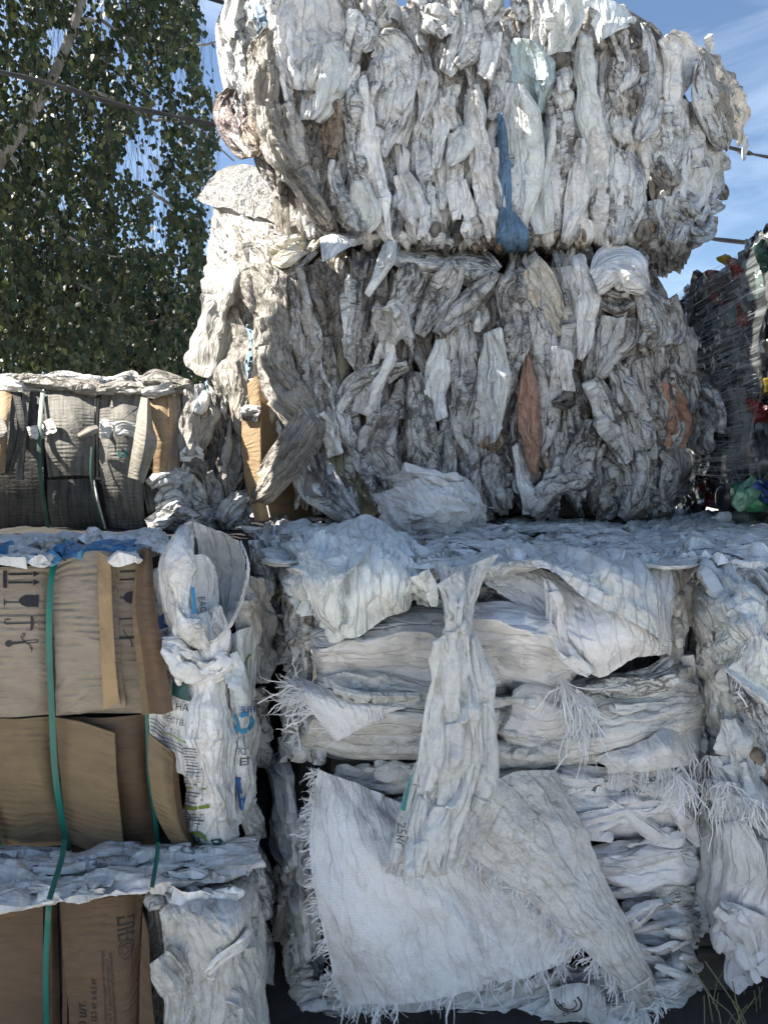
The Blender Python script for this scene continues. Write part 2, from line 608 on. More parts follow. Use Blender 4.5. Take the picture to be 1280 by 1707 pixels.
class G:
    def __init__(s, nodes, links): s.n = nodes; s.l = links
    def node(s, t, **kw):
        x = s.n.new(t)
        for k, v in kw.items():
            if k in ('data_type', 'operation', 'blend_type', 'feature', 'distance', 'noise_dimensions', 'wave_type', 'bands_direction', 'voronoi_dimensions', 'attribute_name', 'attribute_type', 'normalize', 'noise_type', 'wave_profile'):
                setattr(x, k, v)
            else:
                s.put(x.inputs[k.replace('_', ' ')] if not k.startswith('i') or not k[1:].isdigit() else x.inputs[int(k[1:])], v)
        return x
    def put(s, inp, v):
        if isinstance(v, bpy.types.NodeSocket): s.l.new(v, inp)
        else: inp.default_value = v
    def noise(s, vec, scale, detail=3, rough=.5, dist=0):
        x = s.node('ShaderNodeTexNoise', Scale=scale, Detail=detail, Roughness=rough, Distortion=dist)
        s.l.new(vec, x.inputs['Vector']); return x.outputs['Fac']
    def map(s, vec, sc=(1, 1, 1), loc=(0, 0, 0), rot=(0, 0, 0)):
        x = s.node('ShaderNodeMapping', Scale=sc, Location=loc, Rotation=rot); s.l.new(vec, x.inputs['Vector']); return x.outputs['Vector']
    def math(s, op, a, b=0.0, c=None, clamp=False):
        x = s.n.new('ShaderNodeMath'); x.operation = op; x.use_clamp = clamp
        s.put(x.inputs[0], a); s.put(x.inputs[1], b)
        if c is not None: s.put(x.inputs[2], c)
        return x.outputs[0]
    def ramp(s, f, a, b, lo=0.0, hi=1.0):
        x = s.n.new('ShaderNodeMapRange'); x.interpolation_type = 'SMOOTHSTEP'
        s.put(x.inputs['Value'], f); x.inputs['From Min'].default_value = a; x.inputs['From Max'].default_value = b
        x.inputs['To Min'].default_value = lo; x.inputs['To Max'].default_value = hi
        return x.outputs['Result']
    def mix(s, f, a, b):
        x = s.n.new('ShaderNodeMix'); x.data_type = 'RGBA'
        s.put(x.inputs['Factor'], f); s.put(x.inputs['A'], a); s.put(x.inputs['B'], b)
        return x.outputs['Result']


def c4(c): return (c[0], c[1], c[2], 1.0)


def cloth_mat(name, base, dirt=(.20, .17, .135), amt=.5, stain=(.42, .35, .24), stain_amt=.25, rough=.55, thin=.0, crease=.9, weave=.5, alpha=1.0, spec=.35, bumpd=.009, facet=1.0, wavy=1.0, hem=.5):
    m, nn, ll = newmat(name); g = G(nn, ll)
    uv = nn.new('ShaderNodeUVMap').outputs['UV']
    oi = nn.new('ShaderNodeObjectInfo')
    # fine creases: warped cells
    wv = g.noise(uv, 22, 4, .6)
    warp = nn.new('ShaderNodeVectorMath'); warp.operation = 'SCALE'
    nz = nn.new('ShaderNodeTexNoise'); nz.inputs['Scale'].default_value = 9; nz.inputs['Detail'].default_value = 3
    ll.new(uv, nz.inputs['Vector'])
    ll.new(nz.outputs['Color'], warp.inputs[0]); warp.inputs['Scale'].default_value = .045
    add = nn.new('ShaderNodeVectorMath'); add.operation = 'ADD'
    ll.new(uv, add.inputs[0]); ll.new(warp.outputs[0], add.inputs[1])
    w = add.outputs[0]
    vo = g.node('ShaderNodeTexVoronoi', feature='DISTANCE_TO_EDGE', Scale=20.0); ll.new(g.map(w, (1.5, .33, 1), (0, 0, 0), (0, 0, .12)), vo.inputs['Vector'])
    vo2 = g.node('ShaderNodeTexVoronoi', feature='DISTANCE_TO_EDGE', Scale=38.0); ll.new(g.map(w, (1.2, .55, 1), (3, 1, 0), (0, 0, .3)), vo2.inputs['Vector'])
    cells = g.node('ShaderNodeTexVoronoi', feature='F1', Scale=30.0); ll.new(w, cells.inputs['Vector'])
    brk = g.ramp(g.noise(uv, 14, 2), .45, .6)
    line1 = g.ramp(vo.outputs['Distance'], 0, .06, 1, 0)
    line2 = g.math('MULTIPLY', g.ramp(vo2.outputs['Distance'], 0, .09, 1, 0), brk)
    n1 = g.noise(g.map(w, (1, .33, 1), (5, 2, 0)), 24, 2.5, .5)
    n2 = g.noise(g.map(w, (1, .6, 1), (1, 7, 0), (0, 0, .5)), 52, 3, .55)
    r1 = g.math('ABSOLUTE', g.math('SUBTRACT', n1, .5)); r2 = g.math('ABSOLUTE', g.math('SUBTRACT', n2, .5))
    rl1 = g.ramp(r1, 0, .022, 1, 0); rl2 = g.ramp(r2, 0, .03, 1, 0)
    patch = g.ramp(g.noise(uv, 6, 2), .40, .58)
    lines = g.math('MAXIMUM', g.math('MULTIPLY', line1, g.ramp(g.noise(uv, 9, 2), .40, .60, .1, .9)), g.math('MULTIPLY', line2, .5))
    lines = g.math('MAXIMUM', lines, g.math('MULTIPLY', g.math('MAXIMUM', rl1, g.math('MULTIPLY', rl2, .6)), patch))
    # dirt; crease lines strengthened to add occlusion-like darkness too
    big = g.noise(uv, 5, 5, .62)
    med = g.noise(g.map(uv, (1, .45, 1)), 26, 5, .65)
    spk = g.noise(uv, 210, 3, .7)
    hm = nn.new('ShaderNodeUVMap'); hm.uv_map = 'hem'; sx_ = nn.new('ShaderNodeSeparateXYZ'); ll.new(hm.outputs['UV'], sx_.inputs[0])
    hl = g.math('MULTIPLY', g.ramp(sx_.outputs['X'], .80, .98), g.ramp(med, .36, .58))
    d1 = g.math('MULTIPLY', g.ramp(big, .40, .62), g.ramp(med, .38, .62))
    d2 = g.math('MULTIPLY', g.ramp(spk, .50, .68), g.ramp(big, .30, .6, .25, 1))
    dd = g.math('MULTIPLY', g.math('ADD', g.math('ADD', d1, g.math('MULTIPLY', d2, .55)), g.math('MAXIMUM', g.math('MULTIPLY', lines, crease), g.math('MULTIPLY', hl, hem))), amt, clamp=True)
    val = g.math('ADD', .86, g.math('MULTIPLY', oi.outputs['Random'], .22))
    bcol = g.mix(g.ramp(med, .3, .7), c4([x * .93 for x in base]), c4([min(1, x * 1.05) for x in base]))
    hs = g.node('ShaderNodeHueSaturation', Color=bcol, Value=val)
    col = g.mix(g.math('MULTIPLY', g.ramp(g.noise(uv, 3.1, 4, .6), .52, .75), stain_amt, clamp=True), hs.outputs['Color'], c4(stain))
    # weave: pale and dark tape rows
    we = g.node('ShaderNodeTexWave', Scale=60.0, Distortion=1.5, Detail=2.0); ll.new(uv, we.inputs['Vector'])
    we2 = g.node('ShaderNodeTexWave', bands_direction='Y', Scale=60.0, Distortion=1.5, Detail=2.0); ll.new(uv, we2.inputs['Vector'])
    wsum = g.math('MULTIPLY', g.math('ADD', we.outputs['Fac'], we2.outputs['Fac']), .5)
    col = g.mix(g.math('MULTIPLY', g.ramp(wsum, .3, .9), .10 * weave), col, c4([x * .5 for x in base]))
    col = g.mix(dd, col, c4(dirt))
    # bump
    def facets(scale, sc, rot):
        q = g.map(w, (scale * sc[0], scale * sc[1], scale), (0, 0, 0), (0, 0, rot))
        v = nn.new('ShaderNodeTexVoronoi'); v.feature = 'F1'; v.voronoi_dimensions = '2D'; v.inputs['Scale'].default_value = 1
        ll.new(q, v.inputs['Vector'])
        d1_ = nn.new('ShaderNodeVectorMath'); d1_.operation = 'SUBTRACT'; ll.new(q, d1_.inputs[0]); ll.new(v.outputs['Position'], d1_.inputs[1])
        d2_ = nn.new('ShaderNodeVectorMath'); d2_.operation = 'SUBTRACT'; ll.new(v.outputs['Color'], d2_.inputs[0]); d2_.inputs[1].default_value = (.5, .5, .5)
        dt = nn.new('ShaderNodeVectorMath'); dt.operation = 'DOT_PRODUCT'; ll.new(d1_.outputs[0], dt.inputs[0]); ll.new(d2_.outputs[0], dt.inputs[1])
        return dt.outputs['Value']
    h = g.math('ADD', g.math('MULTIPLY', facets(16, (1.5, .5), .15), 4.2 * facet), g.math('MULTIPLY', facets(40, (1.2, .8), .7), 1.9 * facet))
    h = g.math('ADD', h, g.math('MULTIPLY', g.ramp(vo.outputs['Distance'], 0, .12), .5))
    h = g.math('ADD', h, g.math('MULTIPLY', g.math('MULTIPLY', r1, 5.0), .55 * wavy))
    h = g.math('ADD', h, g.math('MULTIPLY', g.math('MULTIPLY', r2, 4.0), .35 * wavy))
    h = g.math('ADD', h, g.math('MULTIPLY', wsum, .05 * weave))
    h = g.math('ADD', h, g.math('MULTIPLY', spk, .10))
    bp = g.node('ShaderNodeBump', Strength=.9, Distance=bumpd, Height=h)
    pb = g.node('ShaderNodeBsdfPrincipled', Base_Color=col, Roughness=rough, Normal=bp.outputs['Normal'])
    pb.inputs['Specular IOR Level'].default_value = spec
    sh = pb.outputs[0]
    if thin > 0:
        tr = g.node('ShaderNodeBsdfTranslucent', Color=col, Normal=bp.outputs['Normal'])
        ms = nn.new('ShaderNodeMixShader'); ms.inputs[0].default_value = thin
        ll.new(sh, ms.inputs[1]); ll.new(tr.outputs[0], ms.inputs[2]); sh = ms.outputs[0]
    if alpha < 1:
        tp = nn.new('ShaderNodeBsdfTransparent')
        ms = nn.new('ShaderNodeMixShader'); ms.inputs[0].default_value = alpha
        ll.new(tp.outputs[0], ms.inputs[1]); ll.new(sh, ms.inputs[2]); sh = ms.outputs[0]
    out = nn.new('ShaderNodeOutputMaterial'); ll.new(sh, out.inputs['Surface'])
    return m


def plain_mat(name, col, rough=.5, noise=.15, nscale=20, spec=.5, bump=.0, bscale=40, coord='Object', col2=None, metallic=0, trans=0.0, alpha=1.0):
    m, nn, ll = newmat(name); g = G(nn, ll)
    tc = nn.new('ShaderNodeTexCoord').outputs[coord]
    f = g.noise(tc, nscale, 4, .6)
    c2 = col2 if col2 is not None else [x * (1 - noise * 2) for x in col]
    cc = g.mix(g.ramp(f, .3, .7), c4(col), c4(c2))
    pb = g.node('ShaderNodeBsdfPrincipled', Base_Color=cc, Roughness=rough, Metallic=metallic)
    pb.inputs['Specular IOR Level'].default_value = spec
    if bump:
        b = g.node('ShaderNodeBump', Strength=bump, Distance=.01, Height=g.noise(tc, bscale, 5, .6)); ll.new(b.outputs[0], pb.inputs['Normal'])
    sh = pb.outputs[0]
    if trans > 0:
        tr = g.node('ShaderNodeBsdfTranslucent', Color=cc)
        ms = nn.new('ShaderNodeMixShader'); ms.inputs[0].default_value = trans
        ll.new(sh, ms.inputs[1]); ll.new(tr.outputs[0], ms.inputs[2]); sh = ms.outputs[0]
    if alpha < 1:
        tp = nn.new('ShaderNodeBsdfTransparent'); ms = nn.new('ShaderNodeMixShader'); ms.inputs[0].default_value = alpha
        ll.new(tp.outputs[0], ms.inputs[1]); ll.new(sh, ms.inputs[2]); sh = ms.outputs[0]
    out = nn.new('ShaderNodeOutputMaterial'); ll.new(sh, out.inputs['Surface'])
    return m


def card_mat(name, base, dirt=(.05, .045, .04), amt=.3, flute=.35, grime=0.0):
    """corrugated board: brown liner, soft flute lines across v, scuffs"""
    m, nn, ll = newmat(name); g = G(nn, ll)
    uv = nn.new('ShaderNodeUVMap').outputs['UV']
    f = g.noise(g.map(uv, (1, 3, 1)), 14, 5, .6)
    fine = g.noise(g.map(uv, (30, 240, 1)), 1, 3, .6)
    col = g.mix(g.ramp(f, .3, .75), c4(base), c4([x * .8 for x in base]))
    col = g.mix(g.math('MULTIPLY', g.ramp(fine, .4, .8), .22), col, c4([x * .62 for x in base]))
    big = g.noise(uv, 6, 5, .65)
    col = g.mix(g.math('MULTIPLY', g.ramp(big, .5, .78), amt, clamp=True), col, c4(dirt))
    if grime:
        stk = g.noise(g.map(uv, (60, 5, 1)), 1, 4, .65)
        col = g.mix(g.math('MULTIPLY', g.ramp(stk, .35, .75), grime, clamp=True), col, c4(dirt))
    wv = g.node('ShaderNodeTexWave', bands_direction='Y', Scale=20.0, Distortion=1.6, Detail=2.0); ll.new(g.map(uv, (.35, 1, 1)), wv.inputs['Vector'])
    den = g.math('MULTIPLY', wv.outputs['Fac'], g.ramp(g.noise(g.map(uv, (1, 1.6, 1)), 9, 3), .42, .66))
    h = g.math('ADD', g.math('MULTIPLY', den, flute), g.math('MULTIPLY', f, .7))
    h = g.math('ADD', h, g.math('MULTIPLY', fine, .1))
    bp = g.node('ShaderNodeBump', Strength=.8, Distance=.011, Height=h)
    pb = g.node('ShaderNodeBsdfPrincipled', Base_Color=col, Roughness=.72, Normal=bp.outputs['Normal'])
    pb.inputs['Specular IOR Level'].default_value = .25
    out = nn.new('ShaderNodeOutputMaterial'); ll.new(pb.outputs[0], out.inputs['Surface'])
    return m


M = {}
M['g'] = cloth_mat('grey_white_sack', (.75, .765, .765), dirt=(.13, .125, .115), amt=.9, stain_amt=.2)
M['w'] = cloth_mat('clean_white_sack', (.84, .84, .82), dirt=(.20, .175, .15), amt=.45, bumpd=.007, wavy=.6, stain_amt=.08)
M['m'] = cloth_mat('cool_white_sack', (.76, .80, .785), dirt=(.20, .175, .15), amt=.42, bumpd=.007, wavy=.5, stain_amt=.08)
M['s'] = cloth_mat('silvery_film_sack', (.74, .75, .75), dirt=(.20, .18, .16), amt=.45, rough=.33, spec=.6, stain_amt=.05)
M['d'] = cloth_mat('dirty_grey_sack', (.54, .53, .505), dirt=(.12, .11, .10), amt=1.0, stain_amt=.35)
M['e'] = cloth_mat('grubby_sack', (.63, .63, .61), dirt=(.10, .093, .083), amt=1.05, stain_amt=.3)
M['y'] = cloth_mat('yellowed_sack', (.68, .62, .50), amt=.6, stain_amt=.5)
M['k'] = cloth_mat('dirt_and_shade_sack', (.24, .22, .20), dirt=(.05, .045, .04), amt=.9)  # dark dirty cloth, also used with shade put into its colour for gaps
M['r'] = cloth_mat('maroon_sack', (.17, .12, .12), dirt=(.05, .04, .04), amt=.8)
M['n'] = cloth_mat('brown_stained_sack', (.36, .29, .22), dirt=(.10, .07, .05), amt=.9)
M['B'] = cloth_mat('blue_woven_sack', (.13, .24, .38), dirt=(.05, .06, .08), amt=.5, stain_amt=0, weave=1)
M['l'] = cloth_mat('pale_blue_sack', (.50, .63, .66), amt=.4, stain_amt=.05)
M['O'] = cloth_mat('orange_woven_sack', (.47, .27, .19), dirt=(.17, .12, .09), amt=.6, stain=(.4, .3, .22), weave=1)
M['o'] = cloth_mat('olive_sack', (.24, .23, .15), dirt=(.09, .08, .06), amt=.8)
M['c'] = cloth_mat('cream_lit_sack', (.44, .42, .375), dirt=(.12, .10, .085), amt=.6, stain=(.45, .36, .25), stain_amt=.4, thin=.22)
M['p'] = cloth_mat('white_paper_sack', (.82, .815, .81), amt=.2, bumpd=.006, wavy=.4, stain_amt=.04, crease=.4, thin=.08)
M['f'] = cloth_mat('front_woven_sack', (.80, .81, .81), crease=.35, amt=.40, bumpd=.0035, wavy=.6, stain=(.52, .48, .40), stain_amt=.3, weave=2.2)
M['h'] = cloth_mat('greyish_front_sack', (.68, .68, .655), amt=.45, bumpd=.005, wavy=.6, stain=(.42, .40, .33), stain_amt=.3, weave=1.2)
M['t'] = cloth_mat('thin_film_sack', (.74, .765, .755), amt=.25, bumpd=.007, wavy=.5, stain_amt=.12, rough=.38, spec=.6, thin=.15)
M['v'] = cloth_mat('bright_sheet', (.46, .455, .43), amt=.35, crease=.5, stain=(.5, .42, .3), stain_amt=.2, thin=.2, bumpd=.005, wavy=.3, hem=.2)
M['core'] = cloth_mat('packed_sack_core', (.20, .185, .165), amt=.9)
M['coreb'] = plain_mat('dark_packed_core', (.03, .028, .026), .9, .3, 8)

# ---------------------------------------------------------------- ground
def ground():
    n = 60
    a = np.sinh(np.linspace(-5.2, 5.2, n)) * 5.5
    X, Y = np.meshgrid(a, a + 2, indexing='ij')
    Z = np.zeros_like(X)
    pos = np.stack([X, Y, Z], -1)
    m, nn, ll = newmat('yard_gravel'); g = G(nn, ll)
    tc = nn.new('ShaderNodeTexCoord').outputs['Object']
    f = g.noise(tc, .6, 6, .6); s = g.noise(tc, 40, 4, .7)
    col = g.mix(g.ramp(f, .35, .7), (.47, .45, .42, 1), (.39, .375, .35, 1))
    col = g.mix(g.ramp(s, .4, .7), col, (.54, .52, .49, 1))
    b = g.node('ShaderNodeBump', Strength=.6, Distance=.02, Height=s)
    pb = g.node('ShaderNodeBsdfPrincipled', Base_Color=col, Roughness=.9, Normal=b.outputs[0])
    o = nn.new('ShaderNodeOutputMaterial'); ll.new(pb.outputs[0], o.inputs[0])
    tag(link('ground', grid_mesh('ground', pos), m), kind='structure')


ground()
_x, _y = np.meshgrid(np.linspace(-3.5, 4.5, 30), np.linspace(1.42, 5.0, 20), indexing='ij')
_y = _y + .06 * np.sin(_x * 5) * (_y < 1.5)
tag(link('shaded_dark_soil', grid_mesh('shaded_dark_soil', np.stack([_x, _y, 0 * _x + .004], -1)), plain_mat('shaded_dark_soil', (.06, .052, .045), .9, .25, 5, bump=.6, bscale=30)), kind='structure')  # dark soil under the bales, with their shade put into its colour

# ---------------------------------------------------------------- bale bodies
def core(parent, x0, x1, y0, y1, z0, z1, mat, seed=1, rough=.03, name='packed_core', rot=0.0, n=40):
    """rounded, lumpy block behind the pressed sacks"""
    import bmesh
    r = np.random.RandomState(seed)
    bm = bmesh.new()
    bmesh.ops.create_cube(bm, size=2)
    bmesh.ops.subdivide_edges(bm, edges=bm.edges[:], cuts=n, use_grid_fill=True)
    me = bpy.data.meshes.new(name); bm.to_mesh(me); bm.free()
    k = len(me.vertices); v = np.zeros(k * 3); me.vertices.foreach_get('co', v); v = v.reshape(-1, 3)
    q = 8
    l = (np.abs(v) ** q).sum(1) ** (1 / q)
    v = v / l[:, None]
    hx, hy, hz = (x1 - x0) / 2, (y1 - y0) / 2, (z1 - z0) / 2
    w = v * (hx, hy, hz)
    nrm = v ** 5; nrm /= np.linalg.norm(nrm, axis=1, keepdims=True)
    t = TL[seed % len(TL)]; t2 = TI[seed % len(TI)]
    a = np.where(np.abs(v[:, 0]) > .9, w[:, 1], w[:, 0])
    d = samp(t, a / .4, w[:, 2] / .8)[:, 2] * .5 + samp(t2, (a + w[:, 1]) / .25, (w[:, 2] + w[:, 1]) / .25)[:, 2] * .3
    w = w + nrm * (d * rough * 10)[:, None]
    if rot:
        c, s = math.cos(rot), math.sin(rot)
        w[:, :2] = np.stack([w[:, 0] * c - w[:, 1] * s, w[:, 0] * s + w[:, 1] * c], 1)
    w += ((x0 + x1) / 2, (y0 + y1) / 2, (z0 + z1) / 2)
    me.vertices.foreach_set('co', w.astype(np.float32).ravel()); me.update()
    uvl = me.uv_layers.new(name='UVMap')
    li = np.zeros(len(me.loops), np.int32); me.loops.foreach_get('vertex_index', li)
    uvl.data.foreach_set('uv', np.stack([a + w[:, 1], w[:, 2] + w[:, 1] * .7], 1)[li].astype(np.float32).ravel())
    return link(name, me, mat, parent)


def pos_(x): return np.maximum(x, 0)


def face_top(px, py):
    d = 2.64 + .42 * pos_((470 - px) / 110) ** 1.4 + .30 * pos_((px - 1060) / 120) ** 1.6
    d = d + .30 * pos_((py - 392) / 45) ** 2 + .03 * np.sin(px / 90.) * np.sin(py / 120. + 1)
    return d


def face_mid(px, py):
    d = 2.60 + .36 * pos_((500 - px) / 130) ** 1.3 + .25 * pos_((px - 1060) / 100) ** 1.6
    d = d + .10 * pos_((450 - py) / 40) ** 2 + .08 * pos_((py - 820) / 50) ** 2 + .03 * np.sin(px / 80. + 2) * np.sin(py / 110.)
    return d


def S(txt):
    """'x,y,w x,y,w ...'"""
    return [tuple(float(q) for q in s.split(',')) for s in txt.split()]


def fill(parent, face, poly_l, poly_r, y0, y1, n, mats, off, wr=(16, 44), lr=(70, 220), slant=.12, seed=0, top=None, **kw):
    """random sacks pressed between the outlines x = poly_l(y) and poly_r(y)"""
    r = random.Random(seed)
    yl = [p[1] for p in poly_l]; xl = [p[0] for p in poly_l]
    yr = [p[1] for p in poly_r]; xr = [p[0] for p in poly_r]
    for i in range(n):
        L = r.uniform(*lr); w = r.uniform(*wr)
        yc = y0 + (y1 - y0) * ((i * .618034) % 1)
        a = np.interp(yc, yl, xl) + w * .4; b = np.interp(yc, yr, xr) - w * .4
        xc = a + (b - a) * ((i * .754878) % 1) + r.uniform(-12, 12)
        sl = r.gauss(0, slant) * L
        ya = max(yc - L / 2, y0 - 10); yb = min(yc + L / 2, y1)
        pts = []
        k = 4
        for j in range(k):
            f = j / (k - 1)
            y = ya + (yb - ya) * f
            x = xc + sl * (f - .5) + r.uniform(-6, 6)
            x = min(max(x, np.interp(y, yl, xl) + w * .3), np.interp(y, yr, xr) - w * .3)
            ww = w * (.08 + .92 * math.sin(math.pi * (f * .94 + .03)) ** .7) * r.uniform(.8, 1.2)
            pts.append((x, y, ww))
        strip(parent, face, pts, M[r.choice(mats)], off=off + r.uniform(-.02, .02), seed=seed * 1000 + i, **kw)


# ---------------------------------------------------------------- upper dirty bale
bt = empty('plastic_sack_bale', (.33, 3.1, 2.05), 'topmost bale of dirty white sacks against the sky with a blue stripe', 'bale', 'bales of dirty white sacks')
core(bt, -.42, 1.06, 2.76, 3.9, 2.07, 3.02, M['core'], 3)
TLFT = [(400, -20), (392, 60), (395, 150), (400, 230), (430, 290), (520, 370), (600, 400), (660, 420)]
TRGT = [(1000, -20), (1060, 30), (1085, 90), (1140, 110), (1170, 200), (1185, 280), (1180, 350), (1150, 400), (1130, 450)]
fill(bt, face_top, [(470, -20), (480, 150), (500, 280), (560, 360), (620, 440)], [(980, -20), (1050, 60), (1120, 120), (1150, 240), (1150, 400)], -10, 425, 110, 'gggdgdww', -.02, seed=1)
fill(bt, face_top, [(640, -20), (640, 440)], [(1000, -20), (1030, 60), (1080, 120), (1120, 240), (1120, 400)], 150, 425, 90, 'gggwgmww', .035, wr=(10, 32), lr=(60, 190), slant=.09, seed=2)
fill(bt, face_top, [(520, -20), (560, 260)], [(990, -20), (1080, 200)], -10, 200, 60, 'gggdgs', .03, wr=(14, 40), lr=(50, 130), slant=.25, seed=3)
fill(bt, face_top, [(640, 300), (700, 440)], [(1130, 300), (1120, 450)], 372, 425, 60, 'gdnydkk', .03, wr=(16, 36), lr=(30, 60), slant=.3, seed=4)
TOP = [
    ('g', '402,-15,52 393,50,66 396,110,66 398,150,52 402,185,46 412,225,40 425,262,20', .00, {}),
    ('r', '392,150,20 380,178,46 392,205,56 408,235,52 424,262,30', .02, {}),
    ('n', '418,192,14 420,215,34 424,240,38 420,262,20', .05, {}),
    ('k', '440,225,50 455,265,62 480,300,40', -.06, {}),
    ('B', '432,10,16 437,45,20 434,75,12', .01, {}),
    ('l', '425,-10,20 428,15,30 430,30,20', -.0, {}),
    ('s', '452,-12,42 450,12,46 456,36,40 450,50,18', .04, {}),
    ('c', '452,45,16 438,90,50 436,130,62 442,180,52 452,225,46 470,265,40 505,310,32 548,368,16', .05, dict(lk=.9)),
    ('s', '515,-15,105 512,30,118 512,80,112 508,120,84 500,148,30', .03, dict(lk=.15, iso=1.1, bulge=.12)),
    ('s', '470,0,28 474,60,34 482,120,36 488,170,24', .02, {}),
    ('g', '540,80,50 532,120,66 524,160,50 512,200,20', .055, dict(lk=.3, iso=1.0, bulge=.15)),
    ('m', '552,70,40 562,100,50 556,140,44 544,180,34 530,205,10', .07, dict(lk=.4, iso=.9)),
    ('d', '482,170,20 494,210,40 508,260,46 525,310,34 548,372,16', .03, {}),
    ('k', '540,190,20 538,240,40 538,290,44 532,350,18', .02, {}),
    ('k', '506,150,30 512,180,38 520,215,22', .035, {}),
    ('n', '545,150,18 552,190,36 552,225,34 545,260,20', .04, {}),
    ('g', '590,105,14 586,160,34 592,215,38 600,270,34 606,300,14', .03, {}),
    ('w', '606,125,14 612,190,30 620,250,34 628,310,36 640,380,22 655,410,10', .04, {}),
    ('d', '578,-10,30 586,30,36 592,70,30 586,110,18', .02, {}),
    ('n', '600,72,20 616,56,34 650,42,22 668,60,14', .0, dict(ls=.08)),
    ('g', '628,60,20 650,80,70 655,110,92 656,150,92 648,190,74 638,225,52 632,260,26', .05, dict(lk=.25, iso=.7, bulge=.16)),
    ('g', '560,268,14 558,300,30 572,330,42 590,360,46 600,385,24', .05, dict(lk=.3, iso=1)),
    ('m', '600,300,24 604,330,46 616,360,40 606,385,20', .06, dict(lk=.3, iso=1)),
    ('g', '672,20,20 684,60,40 700,110,44 706,150,38 692,195,18', .03, {}),
    ('w', '700,92,10 712,130,30 712,160,30 702,205,14', .06, {}),
    ('d', '718,70,30 722,100,44 725,140,36 730,165,16', .0, {}),
    ('g', '700,20,26 716,28,50 738,40,44 744,60,20', .05, dict(ls=.07, iso=1)),
    ('g', '766,-10,30 770,30,46 766,70,44 750,110,34 742,122,12', .05, {}),
    ('g', '800,-10,40 798,25,44 798,60,34 786,90,30 765,115,12', .045, {}),
    ('w', '822,55,22 818,80,30 812,108,26 806,130,22', .06, {}),
    ('g', '832,35,30 838,60,34 842,100,26 836,140,40 832,175,36 818,200,14', .035, {}),
    ('w', '790,150,10 792,190,28 798,240,32 804,300,36 812,350,30 820,405,14', .05, {}),
    ('m', '768,210,10 770,225,46 762,250,42 748,276,10', .06, dict(lk=.1, iso=.4, bulge=.1)),
    ('w', '745,160,30 750,190,22 760,215,14', .04, {}),
    ('g', '700,200,14 702,250,26 708,310,28 718,370,24 730,410,14', .03, {}),
    ('w', '670,290,22 680,320,42 690,360,46 698,400,30', .04, dict(iso=1)),
    ('B', '833,188,8 836,225,14 838,255,13 841,300,19 840,340,16 832,375,8', .075, dict(iso=.3, tuck=.02)),
    ('B', '846,352,12 848,372,40 850,395,56 848,425,54', .07, dict(lk=.4, iso=.4)),
    ('m', '866,140,16 870,180,50 872,225,60 873,275,60 870,325,52 866,365,34 872,400,14', .06, dict(lk=.35, iso=.25, bulge=.22)),
    ('l', '878,65,44 886,95,76 888,130,72 892,165,50 898,190,18', .04, dict(lk=.3, iso=1.1, bulge=.15)),
    ('g', '905,-10,46 908,30,52 904,70,50 902,90,26', .05, {}),
    ('m', '942,-10,48 944,30,50 938,65,44 934,88,40', .07, dict(iso=.3)),
    ('k', '934,92,36 936,112,40 938,135,24', .02, dict(ls=.06)),  # dark strip for the shaded inside of the opening
    ('g', '934,110,14 938,130,32 938,155,22', .05, dict(ls=.06)),
    ('m', '974,60,26 973,110,32 975,150,34 982,190,44 992,235,46 986,280,36 976,330,20', .06, dict(lk=.4)),
    ('w', '966,230,10 966,280,34 962,325,42 952,370,28 940,405,14', .06, {}),
    ('g', '1016,10,34 1030,55,44 1044,95,44 1040,130,38 1022,160,16', .02, {}),
    ('k', '1032,60,22 1050,52,22 1062,80,14', .03, {}),  # dark strip painted as the shadow by the folded flap
    ('k', '1068,60,30 1066,95,36 1070,120,16', .015, {}),
    ('g', '1072,38,16 1084,80,26 1088,120,34 1086,170,40 1074,212,30 1066,235,10', .05, {}),
    ('d', '1052,148,40 1054,175,44 1054,205,30', .03, dict(ls=.07, lk=1)),
    ('w', '1028,190,16 1034,210,32 1044,240,22', .05, {}),
    ('w', '1108,60,24 1126,80,56 1130,120,50 1122,160,36 1114,190,16', .05, dict(iso=1)),
    ('g', '1112,140,26 1132,190,44 1140,240,44 1132,290,34', .03, {}),
    ('g', '1150,170,20 1166,230,40 1180,275,44 1188,310,34 1178,340,12', .02, dict(iso=1)),
    ('g', '1100,190,34 1108,230,54 1100,265,46 1108,300,30', .04, dict(ls=.08)),
    ('k', '1102,150,20 1106,185,34 1112,215,20', .01, {}),
    ('d', '1096,262,46 1110,290,54 1118,312,30', .04, dict(ls=.07, lk=1)),
    ('w', '1146,250,30 1150,290,52 1150,330,54 1140,355,30', .04, dict(iso=.8)),
    ('g', '1120,330,60 1150,355,76 1168,375,60 1180,352,20', .05, dict(iso=.5)),
    ('g', '1042,250,44 1046,300,56 1040,350,56 1026,400,44 1018,440,26', .05, dict(lk=.35, iso=.6)),
    ('g', '1102,330,46 1104,380,54 1098,430,46 1096,460,28', .03, {}),
    ('g', '1136,370,50 1122,410,60 1110,450,44', .04, dict(iso=.6)),
    ('w', '1000,215,14 1006,260,28 1002,320,30 1000,380,24 994,425,12', .03, {}),
    ('m', '925,190,22 916,235,36 908,285,44 902,340,42 905,390,30', .05, dict(lk=.4, iso=.5)),
    ('g', '938,180,24 944,235,34 942,290,34 930,345,24 922,395,16', .03, {}),
    ('n', '962,370,16 968,400,30 965,430,26', .015, {}),
]
for k, s, off, kw in TOP:
    strip(bt, face_top, S(s), M[k], off=off + .02, **kw)
fill(bt, face_top, [(640, 400), (700, 440)], [(1130, 400), (1120, 450)], 415, 450, 30, 'kkn', .06, wr=(14, 30), lr=(24, 44), slant=.4, seed=7)  # dark strips along the bottom edge deepen the shade of the undercut
